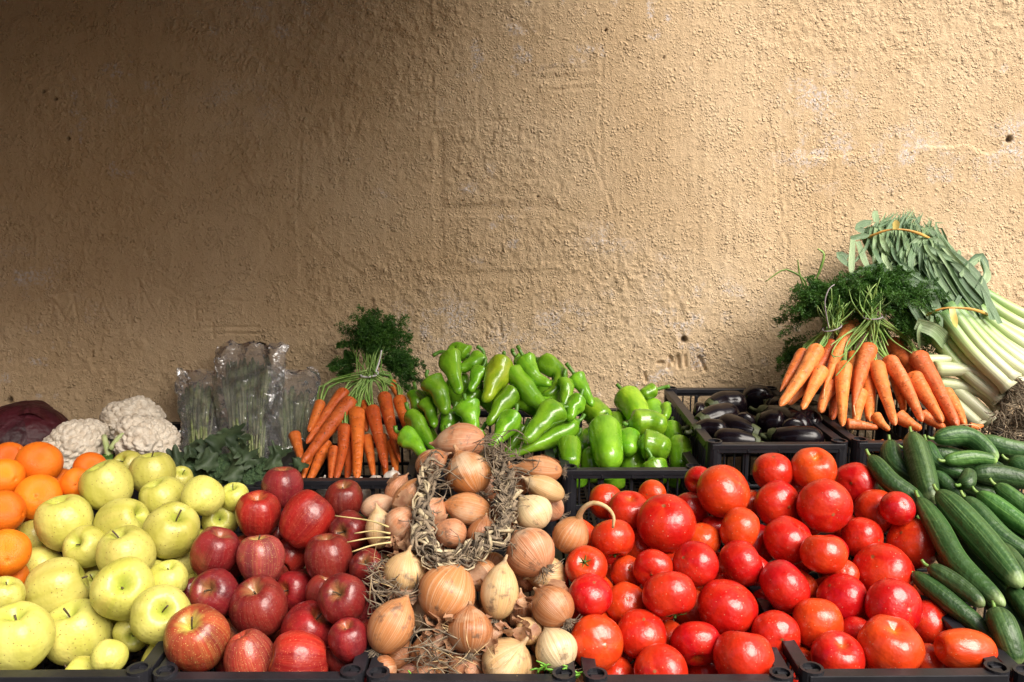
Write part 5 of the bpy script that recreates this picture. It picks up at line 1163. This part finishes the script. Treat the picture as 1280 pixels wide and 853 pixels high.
# ------------------------------------------------------------------ cauliflower, cabbage, broccoli
def bumpy_head(name, c, rad, seed, n1, a1, n2, a2, matn, sq=(1, 1, .85), parent=None, res=(100, 160)):
    rg = np.random.default_rng(seed)
    th = np.linspace(.001, math.pi * .80, res[0]); ph = np.arange(res[1]) / res[1] * 2 * math.pi
    D = np.stack([np.sin(th)[:, None] * np.cos(ph), np.sin(th)[:, None] * np.sin(ph), np.cos(th)[:, None] + 0 * ph], -1).reshape(-1, 3)
    def bumps(n, seed):
        i = np.arange(n); g = np.stack([np.sqrt(1 - (1 - 2 * (i + .5) / n) ** 2) * np.cos(i * 2.39996), np.sqrt(1 - (1 - 2 * (i + .5) / n) ** 2) * np.sin(i * 2.39996), 1 - 2 * (i + .5) / n], 1)
        g += rg.normal(0, .35 / math.sqrt(n) * 1.8, g.shape); g /= np.linalg.norm(g, axis=1)[:, None]; sz = rg.uniform(.7, 1.2, n)
        d = 2.1 / math.sqrt(n); h = np.zeros(len(D))
        for k in range(0, n):
            q = np.arccos(np.clip(D @ g[k], -1, 1)) / (d * sz[k]); h = np.maximum(h, np.sqrt(np.maximum(0, 1 - q * q)) * sz[k])
        return h
    hh = 1 + a1 * bumps(n1, seed) + a2 * bumps(n2, seed + 1) + a2 * .5 * bumps(n2 * 4, seed + 2)
    V = D * hh[:, None] * rad * np.array(sq); m, n = res
    Fc = [(i * n + j, (i + 1) * n + j, (i + 1) * n + (j + 1) % n, i * n + (j + 1) % n) for i in range(m - 1) for j in range(n)]
    return mk(name, V, Fc, M[matn], parent, c)
def lobed_leaf(P, w, lobes, wave, seed, n=22, cup=.25):
    rg = np.random.default_rng(seed); us = np.linspace(0, 1, n); C = interp_curve(P, us, 40); T = np.gradient(C, axis=0); T /= np.linalg.norm(T, axis=1)[:, None]
    V = []; W = []; m = 9; ph = rg.uniform(0, 6)
    up = np.array((0, -.75, .65))
    for i, u in enumerate(us):
        s = np.cross(T[i], up); s /= np.linalg.norm(s) + 1e-9; f = np.cross(s, T[i])
        ww = w * max(.04, math.sin(math.pi * min(1, .06 + u * .94)) ** .6) * (1 + lobes * math.cos(u * 22 + ph) + .5 * lobes * math.cos(u * 47 + ph * 2))
        for j in range(m):
            q = (j - (m - 1) / 2) / ((m - 1) / 2)
            V.append(C[i] + s * q * ww + f * (cup * q * q * ww + wave * w * math.sin(u * 17 + q * 4 + ph) * abs(q)) + T[i] * abs(q) * ww * .25); W.append((q * 2, .5, u))
    Fc = [(i * m + j, i * m + j + 1, (i + 1) * m + j + 1, (i + 1) * m + j) for i in range(n - 1) for j in range(m - 1)]
    return V, Fc, W
def head_with_leaves(name, label, cat, group, px, py, Y, rpx, curd, leaves, seed, n1, a1, n2, a2, tilt=(0, 0), sq=(1, 1, .85), matl='kale_leaf'):
    c = at(px, py, Y); r = rpx * Y / F
    e = empty(name, c - np.array((0, 0, r * .7))); tag(e, label, cat, group); el = np.array(e.location)
    h = bumpy_head('head', c - el, r, seed, n1, a1, n2, a2, curd, sq, e); h.rotation_euler = (R(tilt[0]), R(tilt[1]), seed)
    for k, (P, w, lo, wv) in enumerate(leaves):
        V, Fc, W = lobed_leaf([at(x, y, Yy) for x, y, Yy in P], w, lo, wv, seed + k); mk('leaf', np.array(V) - el, Fc, M[matl], e, sw=W)
    return e
CFG = 'cauliflowers in the back row'
e = head_with_leaves('cauliflower', 'white cauliflower highest of the three, against the wall', 'cauliflower', CFG, 167, 527, 2.06, 31, 'cauliflower_curd', [], 3, 18, .17, 260, .10, (20, 5))
e = head_with_leaves('cauliflower', 'broad white cauliflower above the yellow apples', 'cauliflower', CFG, 184, 556, 1.93, 36, 'cauliflower_curd', [], 8, 20, .17, 260, .10, (35, 8), (1.12, 1, .85))
mb = MB()
for P, r in (([(138, 580, 1.87), (134, 562, 1.87), (130, 545, 1.89)], .0075), ([(138, 562, 1.86), (148, 548, 1.87), (160, 540, 1.885)], .0065)): tube(mb, [at(*p) for p in P], r, r * .8, 8, 8)
mb.V = [v - np.array(e.location) for v in mb.V]; mb.build('leaf_rib', M['pale_rib'], e)
V, Fc, W = lobed_leaf([at(140, 590, 1.86), at(136, 580, 1.85), at(128, 570, 1.86)], .014, .3, .3, 4); mk('leaf', np.array(V) - np.array(e.location), Fc, M['calyx_green'], e, sw=W)
e = head_with_leaves('cauliflower', 'white cauliflower just behind the oranges', 'cauliflower', CFG, 91, 562, 1.93, 35, 'cauliflower_curd', [([(80, 596, 1.86), (90, 592, 1.85), (100, 586, 1.86)], .012, .3, .3)], 12, 20, .16, 260, .10, (30, -8), (1.1, 1, .8))
bumpy_head('head', at(112, 541, 1.97) - np.array(e.location), 19 * 1.97 / F, 15, 10, .16, 90, .085, 'cauliflower_curd', (1, 1, .8), e)
# red cabbage
c = at(30, 549, 2.02); cb = empty('red_cabbage', c - np.array((0, 0, .07))); tag(cb, 'dark glossy red cabbage at the end of the back row', 'cabbage')
rC = .088
for k in range(7):
    rg2 = np.random.default_rng(40 + k); n = 22; Vc = []; Wc = []
    a0 = k * 2.4; tl = .55 + .12 * (k % 3); sc = rC * (1 + .014 * k)
    rot = Matrix.Rotation(a0, 3, 'Z') @ Matrix.Rotation(tl, 3, 'X')
    for i in range(n):
        for j in range(n):
            u, v = i / (n - 1) * 2 - 1, j / (n - 1) * 2 - 1
            lim = 1.45 + .10 * math.sin(7 * math.atan2(v, u) + k); rr_ = max(abs(u), abs(v)); 
            a = math.atan2(v, u); q = rr_ * lim; s = sc * (1 + .012 * math.sin(9 * a + k) * rr_ + .02 * math.cos(3 * a) + (.07 * max(0, rr_ - .8) / .2 if k > 3 else 0) * (.5 + .5 * math.sin(5 * a + k)))
            p = rot @ Vector((s * 1.18 * math.sin(q) * math.cos(a), s * math.sin(q) * math.sin(a), s * .88 * math.cos(q))); Vc.append(p); Wc.append((math.cos(a), math.sin(a), rr_))
    Fc = [(i * n + j, (i + 1) * n + j, (i + 1) * n + j + 1, i * n + j + 1) for i in range(n - 1) for j in range(n - 1)]
    o = mk('leaf', np.array([tuple(p) for p in Vc]) + np.array((0, 0, .07)), Fc, M['cabbage_leaf'], cb, sw=Wc)
# broccoli with lobed leaves
BRG = 'broccoli heads with dark leaves'
def LV(x, y, Y, dx, dy, dY, w, lo=.28): return ([(x, y, Y), (x + dx * .5, y + dy * .5 - 3, Y + dY * .5 - .012), (x + dx, y + dy, Y + dY)], w, lo, .18)
head_with_leaves('broccoli', 'dark broccoli with a wide leaf beside the cauliflower', 'broccoli', BRG, 243, 592, 1.86, 24, 'broccoli_head', [LV(235, 575, 1.85, -28, 6, -.01, .030, .1), LV(248, 570, 1.85, -18, 0, -.02, .018), LV(240, 590, 1.82, -20, 4, 0, .024, .1), LV(255, 575, 1.86, 12, -28, .05, .024, .2), LV(245, 572, 1.88, -4, -18, .03, .018)], 21, 26, .14, 200, .05)
head_with_leaves('broccoli', 'dark broccoli under the tall asparagus bag', 'broccoli', BRG, 283, 592, 1.86, 25, 'broccoli_head', [LV(268, 570, 1.85, 5, -28, .03, .022, .2), LV(288, 560, 1.87, 4, -26, .05, .026, .25), LV(272, 585, 1.82, -26, -10, 0, .024, .15), LV(290, 582, 1.82, 12, -25, .01, .020), LV(280, 590, 1.80, 22, 10, -.01, .022, .12)], 27, 26, .14, 200, .05)
head_with_leaves('broccoli', 'dark broccoli with pale lobed leaves, behind the topmost red apple', 'broccoli', BRG, 326, 597, 1.84, 25, 'broccoli_head', [LV(300, 563, 1.82, 17, 22, -.01, .020, .45), LV(302, 560, 1.82, 4, -16, .01, .014, .4), LV(316, 570, 1.84, 12, 22, -.02, .012, .4), LV(330, 580, 1.82, 22, 4, 0, .02, .2), LV(365, 590, 1.84, 16, -12, .01, .02, .2), LV(340, 572, 1.86, 14, -10, .02, .024, .2)], 33, 26, .14, 200, .05)

# ------------------------------------------------------------------ asparagus in clear bags
def asparagus(px0, px1, ytop, ybot, Y0, Y1, n, seed, lb1, lb2, bag):
    rg = np.random.default_rng(seed)
    e = empty('asparagus_bunch', at((px0 + px1) / 2, ybot, Y0)); tag(e, lb1, 'asparagus', 'bunches of thin asparagus in bags'); el = np.array(e.location)
    yy = lin(ybot, Y0, ytop, Y1)
    for k in range(n):
        s = rg.uniform(-1, 1); dpt = rg.uniform(-.018, .018); xm = (px0 + px1) / 2; hw = (px1 - px0) / 2
        top = ytop + rg.uniform(0, 16) + 10 * s * s; b0 = ybot + rg.uniform(-6, 4)
        P = [at(xm + hw * .60 * s + rg.normal(0, 2), b0, yy(b0) + dpt), at(xm + hw * .75 * s + rg.normal(0, 2), (b0 + top) / 2, yy((b0 + top) / 2) + dpt), at(xm + hw * .92 * s + rg.normal(0, 2), top, yy(top) + dpt)]
        V, Fc, S_ = sweep(P, lambda u: (.75 if u < .62 else .75 + .75 * math.sin(math.pi * (u - .62) / .38)) * (1 if u < .97 else .6), .0038 * rg.uniform(.8, 1.2), us=np.linspace(0, 1, 18), nseg=7, lob=lambda u, a: .25 * np.sin(60 * u + 3 * a) * (u > .62))
        mk('stalk', V - el, Fc, M['asparagus_tip' if rg.uniform() < .5 else 'asparagus_stalk'], e)
    # crumpled bag around it
    bx0, bx1, bt, bb = bag; nu, nv = 44, 46; Vb = []
    for j in range(nv):
        v = j / (nv - 1); py = bb + (bt - bb) * v; th = .032 * (1 - .80 * sstep(.72, .98, v)) * (.75 + .25 * sstep(0, .15, v))
        for i in range(nu):
            a = i / nu * 2 * math.pi; sx = math.copysign(abs(math.cos(a)) ** .75, math.cos(a)); xm = (bx0 + bx1) / 2 + 3 * math.sin(v * 5 + seed); hw = (bx1 - bx0) / 2 * (.90 + .10 * v)
            p = at(xm + hw * sx, py, lin(bb, Y0, bt, Y1)(py)); p[1] += th * math.sin(a) * 1.0
            Vb.append(p)
    Vb = np.array(Vb); g = Vb * 1.0
    q1 = fbm(g[:, 0] * 34 + seed + g[:, 1] * 30, g[:, 2] * 22, 3, seed); q2 = fbm(g[:, 0] * 70 + 9 + g[:, 1] * 50, g[:, 2] * 50, 2, seed + 5)
    off = .034 * (np.abs(q1 - .5) * 2 - .4) + .010 * (np.abs(q2 - .5) * 2 - .3)
    Vb[:, 1] -= off; Vb[:, 0] += .010 * (q2 - .5); Vb[:, 1] = np.minimum(Vb[:, 1], WALL_Y - .014)
    vv_ = np.repeat(np.linspace(0, 1, nv), nu); tw_ = sstep(.6, 1., vv_); Vb[:, 2] += tw_ * .045 * (fbm(g[:, 0] * 30 + seed, g[:, 1] * 20, 3, seed + 9) - .5); Vb[:, 0] += tw_ * .03 * (q1 - .5)
    Fb = [(j * nu + i, j * nu + (i + 1) % nu, (j + 1) * nu + (i + 1) % nu, (j + 1) * nu + i) for j in range(nv - 1) for i in range(nu)]
    c = at((bx0 + bx1) / 2, bb, Y0); o = mk('plastic_bag', Vb - c, Fb, M['clear_film'], loc=c); tag(o, lb2, 'bag', 'clear bags of asparagus')
asparagus(228, 266, 476, 560, 2.0, 2.21, 34, 51, 'short bunch of thin asparagus in the smallest bag', 'smallest clear bag of asparagus, beside the cauliflower', (221, 274, 462, 568))
asparagus(277, 342, 446, 575, 1.98, 2.21, 62, 52, 'tall bunch of thin asparagus in the tallest bag', 'tallest crumpled clear bag of asparagus', (268, 358, 430, 584))
asparagus(344, 388, 482, 590, 1.95, 2.17, 38, 53, 'bunch of thin asparagus leaning beside the carrots', 'crumpled clear bag of asparagus beside the carrots', (330, 398, 462, 592))

# ------------------------------------------------------------------ garlic
yG = lin(640, 1.79, 590, 1.80)
def garlic(W, r, label):
    pts = [(0, 1.25), (.08, 1.22), (.13, .95), (.28, .72), (.62, .50), (.92, .10), (1, -.15), (.88, -.48), (.55, -.68), (.2, -.72), (0, -.70)]
    V, Fc, S_ = lathe(pts, 20, 30, lambda t, a, rr, z: (rr * (1 + .07 * np.cos(8 * a) * np.sin(t * math.pi)), z))
    o = mk('garlic', V * r, Fc, M['garlic_skin'], sw=S_, loc=W[0]); orient(o, raxis(0, .5, .3, .5)); tag(o, label, 'garlic', 'white garlic bulbs under the carrots')
    mb = MB()
    for k in range(14): tube(mb, [(0, 0, -.68 * r), (rng.normal(0, .1) * r, rng.normal(0, .1) * r, -.8 * r), (rng.normal(0, .25) * r, rng.normal(0, .25) * r, -.95 * r)], .02 * r, .01 * r, 4, 4)
    mb.build('roots', M['root_hair'], o)
GL = 'white garlic bulb seen through the crate bars under the carrots'
for x, y, r, lb in ((402, 608, 14, 'garlic bulb peeping over the rim beside the red apples'), (444, 604, 12, 'garlic bulb peeping over the rim under the middle carrots'), (491, 598, 13, 'garlic bulb peeping over the rim near the green peppers'), (470, 604, 12, GL), (398, 625, 16, GL), (420, 622, 16, GL), (444, 624, 16, GL), (468, 618, 16, GL), (492, 614, 16, GL), (410, 645, 16, GL), (440, 645, 16, GL), (475, 640, 16, GL), (500, 632, 14, GL)):
    req('garlic', 0, [(x, y)], r, yG, lambda W, r, lb=lb: garlic(W, r, lb), dmax=.05)
solve(.85)

# ------------------------------------------------------------------ onion plait and debris
pl = empty('onion_plait', at(590, 700, 1.30)); tag(pl, 'grey dried plait of onion leaves looped over the onions', 'plait'); PLL = np.array(pl.location)
pathpx = [(556, 572), (541, 585), (533, 612), (528, 648), (533, 684), (548, 702), (580, 696), (608, 682), (628, 660), (633, 630), (628, 600), (622, 575), (612, 562)]
PC_ = np.array([at(x, y, yN(y) - .034) for x, y in pathpx]); Lp = np.linalg.norm(np.diff(PC_, axis=0), axis=1).sum()
us = np.linspace(0, 1, 150); C = interp_curve(PC_, us, 200); T, N, B = frames(C)
Sd = np.cross(T, VIEW); Sd /= np.linalg.norm(Sd, axis=1)[:, None]; Fr = np.cross(Sd, T); Fr *= np.sign((Fr @ VIEW))[:, None]
ncyc = Lp / .055
for s in range(3):
    mb = MB(); pale = MB(); ph = s * 2 * math.pi / 3
    lat = .0120 * (1 + .35 * np.sin(us * 23 + s)) * np.sin(us * ncyc * 2 * math.pi + ph + .6 * np.sin(us * 17)); dep = .0075 * np.sin(2 * (us * ncyc * 2 * math.pi + ph))
    for k in range(26):
        a = random.uniform(0, 6.28); q = .0080 * math.sqrt(random.random()); u0 = random.uniform(0, .85); u1 = min(1, u0 + random.uniform(.12, .4)); idx = np.arange(int(u0 * 149), int(u1 * 149) + 1, 2)
        if len(idx) < 4: continue
        P = C[idx] + Sd[idx] * (lat[idx] + q * math.cos(a))[:, None] + Fr[idx] * (dep[idx] + q * math.sin(a))[:, None] + rng.normal(0, .0017, (len(idx), 3))
        if random.random() < .8: P[-1] += rng.normal(0, .006, 3) + VIEW * .004
        (pale if k % 4 == 0 else mb).add(*sweep(P, lambda u: .35 + .65 * math.sin(math.pi * min(1, u + .15)), random.uniform(.0030, .0062), us=np.linspace(0, 1, len(idx)), nseg=6, lob=lambda u, a_: -.75 * np.abs(np.sin(a_ + 7 * u))))
    for m_, mn in ((mb, 'plait_leaf'), (pale, 'plait_leaf_pale')):
        m_.V = [v - PLL for v in m_.V]
        if m_ is mb: so = m_.build('strand', M[mn], pl)
        else: m_.build('pale_leaf', M[mn], so)
mb = MB()
for k in range(120):
    i = random.randrange(5, 145); p = C[i] + Sd[i] * random.gauss(0, .010) + Fr[i] * random.uniform(0, .008); d = rng.normal(0, 1, 3) * .5 + Sd[i] * random.choice((-1, 1)) * .6 + Fr[i] * .3; l = random.uniform(.008, .028)
    tube(mb, [p, p + d * l * .5 + T[i] * l * .3, p + d * l + rng.normal(0, .004, 3)], random.uniform(.0006, .0014), .0004, 5, 4)
mb.V = [v - PLL for v in mb.V]; fo = mb.build('loose_fibres', M['plait_leaf'], pl); fo['kind'] = 'stuff'
# ragged dry leaves near the top right end of the plait
# husks, roots and dry leaf scraps between the onions
def debris(name, regions, n, matn, label, seed, sz=(.008, .02), strip=False):
    rg = np.random.default_rng(seed); mb = MB()
    for k in range(n):
        x0, x1, y0, y1, off = regions[rg.integers(len(regions))]; py = rg.uniform(y0, y1); p = at(rg.uniform(x0, x1), py, yN(py) + off + rg.uniform(-.012, .012)); s = rg.uniform(*sz)
        if strip:
            d = rg.normal(0, 1, 3) * (1, .5, .6); d /= np.linalg.norm(d); mb.add(*sweep([p - d * s, p + rg.normal(0, s * .35, 3), p + d * s], lambda u: .3 + .7 * math.sin(math.pi * u), s * rg.uniform(.03, .10) * (.6 if matn == 'root_pale' else 1), us=np.linspace(0, 1, 8), nseg=5, lob=lambda u, a: -.6 * np.abs(np.sin(a + 5 * u))))
        else:
            m = 5; a = rg.normal(0, 1, 3); b = rg.normal(0, 1, 3); a /= np.linalg.norm(a); b -= a * a.dot(b); b /= np.linalg.norm(b); c = np.cross(a, b); cu = rg.uniform(-1.5, 1.5); wv = rg.uniform(0, 6)
            V = [p + a * (i / 4 - .5) * s * 2 * rg.uniform(.8, 1.1) + b * (j / 4 - .5) * s * 1.4 * rg.uniform(.75, 1.1) + c * s * (cu * (i / 4 - .5) ** 2 * 2 + .25 * math.sin(wv + j * 2 + i) + cu * .5 * (j / 4 - .5)) for i in range(m) for j in range(m)]
            mb.add(V, [(i * m + j, (i + 1) * m + j, (i + 1) * m + j + 1, i * m + j + 1) for i in range(m - 1) for j in range(m - 1)])
    o = mb.build(name, M[matn], loc=at(560, 800, yN(800))); tag(o, label, 'debris', kind='stuff')
debris('onion_husk', [(540, 640, 775, 845, -.005), (530, 570, 770, 820, 0), (620, 660, 740, 800, .01), (470, 520, 720, 745, .02), (490, 530, 670, 700, .0)], 90, 'husk', 'torn brown onion husks between the lower onions', 5, (.007, .016))
debris('dry_leaf_scraps', [(500, 600, 770, 850, 0), (480, 520, 720, 745, 0), (466, 484, 700, 760, .0), (600, 660, 545, 600, -.01), (625, 650, 600, 690, -.02), (605, 650, 550, 600, -.035), (530, 560, 570, 620, -.03), (520, 560, 800, 850, -.02)], 300, 'plait_leaf', 'grey dry leaf scraps and roots tangled between the onions', 6, (.012, .030), True)
debris('root_threads', [(462, 480, 690, 770, -.01), (560, 650, 800, 850, -.03), (540, 600, 780, 840, -.02)], 45, 'root_pale', 'pale thready roots over the lower onions', 7, (.010, .024), True)
mb = MB()
for k in range(16):
    p = at(random.uniform(668, 722), random.uniform(836, 852), 1.16 + random.uniform(0, .02)); tube(mb, [p, p + np.array((random.gauss(0, .006), -.004, .008)), p + np.array((random.gauss(0, .012), -.006, random.uniform(.004, .016)))], .0016, .0011, 6, 5)
for x, y in ((500, 845), (512, 838), (672, 830), (680, 826)):
    p = at(x, y + 12, 1.155); tube(mb, [p, p + np.array((.003, -.002, .008)), p + np.array((random.gauss(.004, .008), -.004, .016))], .0017, .0010, 6, 5)
tag(mb.build('green_sprouts', M['sprout_green'], loc=at(690, 850, 1.16)), 'bright green sprouts by the white onion at the crate corner', 'sprouts', kind='stuff')
for P in ([(486, 659), (462, 651), (419, 645)], [(488, 667), (466, 664), (443, 667)], [(488, 672), (462, 673), (434, 678)], [(489, 678), (465, 682), (440, 690)]):
    mb = MB(); tube(mb, [at(x, y, yN(y) - .045) for x, y in P], .0016, .0011, 8, 6); c = at(*P[0], yN(P[0][1]) - .045)
    tag(mb.build('dry_straw', M['dry_straw'], loc=c), 'dry yellow straw reaching from the onions over the red apples', 'straw', 'dry straws over the red apples')
# curled neck of the onion beside the tomatoes
for o in list(bpy.data.objects):
    if o.get('label') == 'tan onion with a long curled neck lying over the tomatoes':
        Y = o.location[1]; mb = MB(); tube(mb, [at(x, y, Y - d) for x, y, d in ((722, 650, .0), (729, 636, .015), (742, 629, .025), (758, 634, .035), (767, 646, .04), (766, 660, .04))], .0055, .0022, 18, 7)
        mi = (Matrix.Translation(o.location) @ o.rotation_quaternion.to_matrix().to_4x4()).inverted()
        mb.V = [np.array([tuple(mi @ Vector(v)) for v in vv]) for vv in mb.V]; mb.build('curled_neck', M['root_pale'], o)
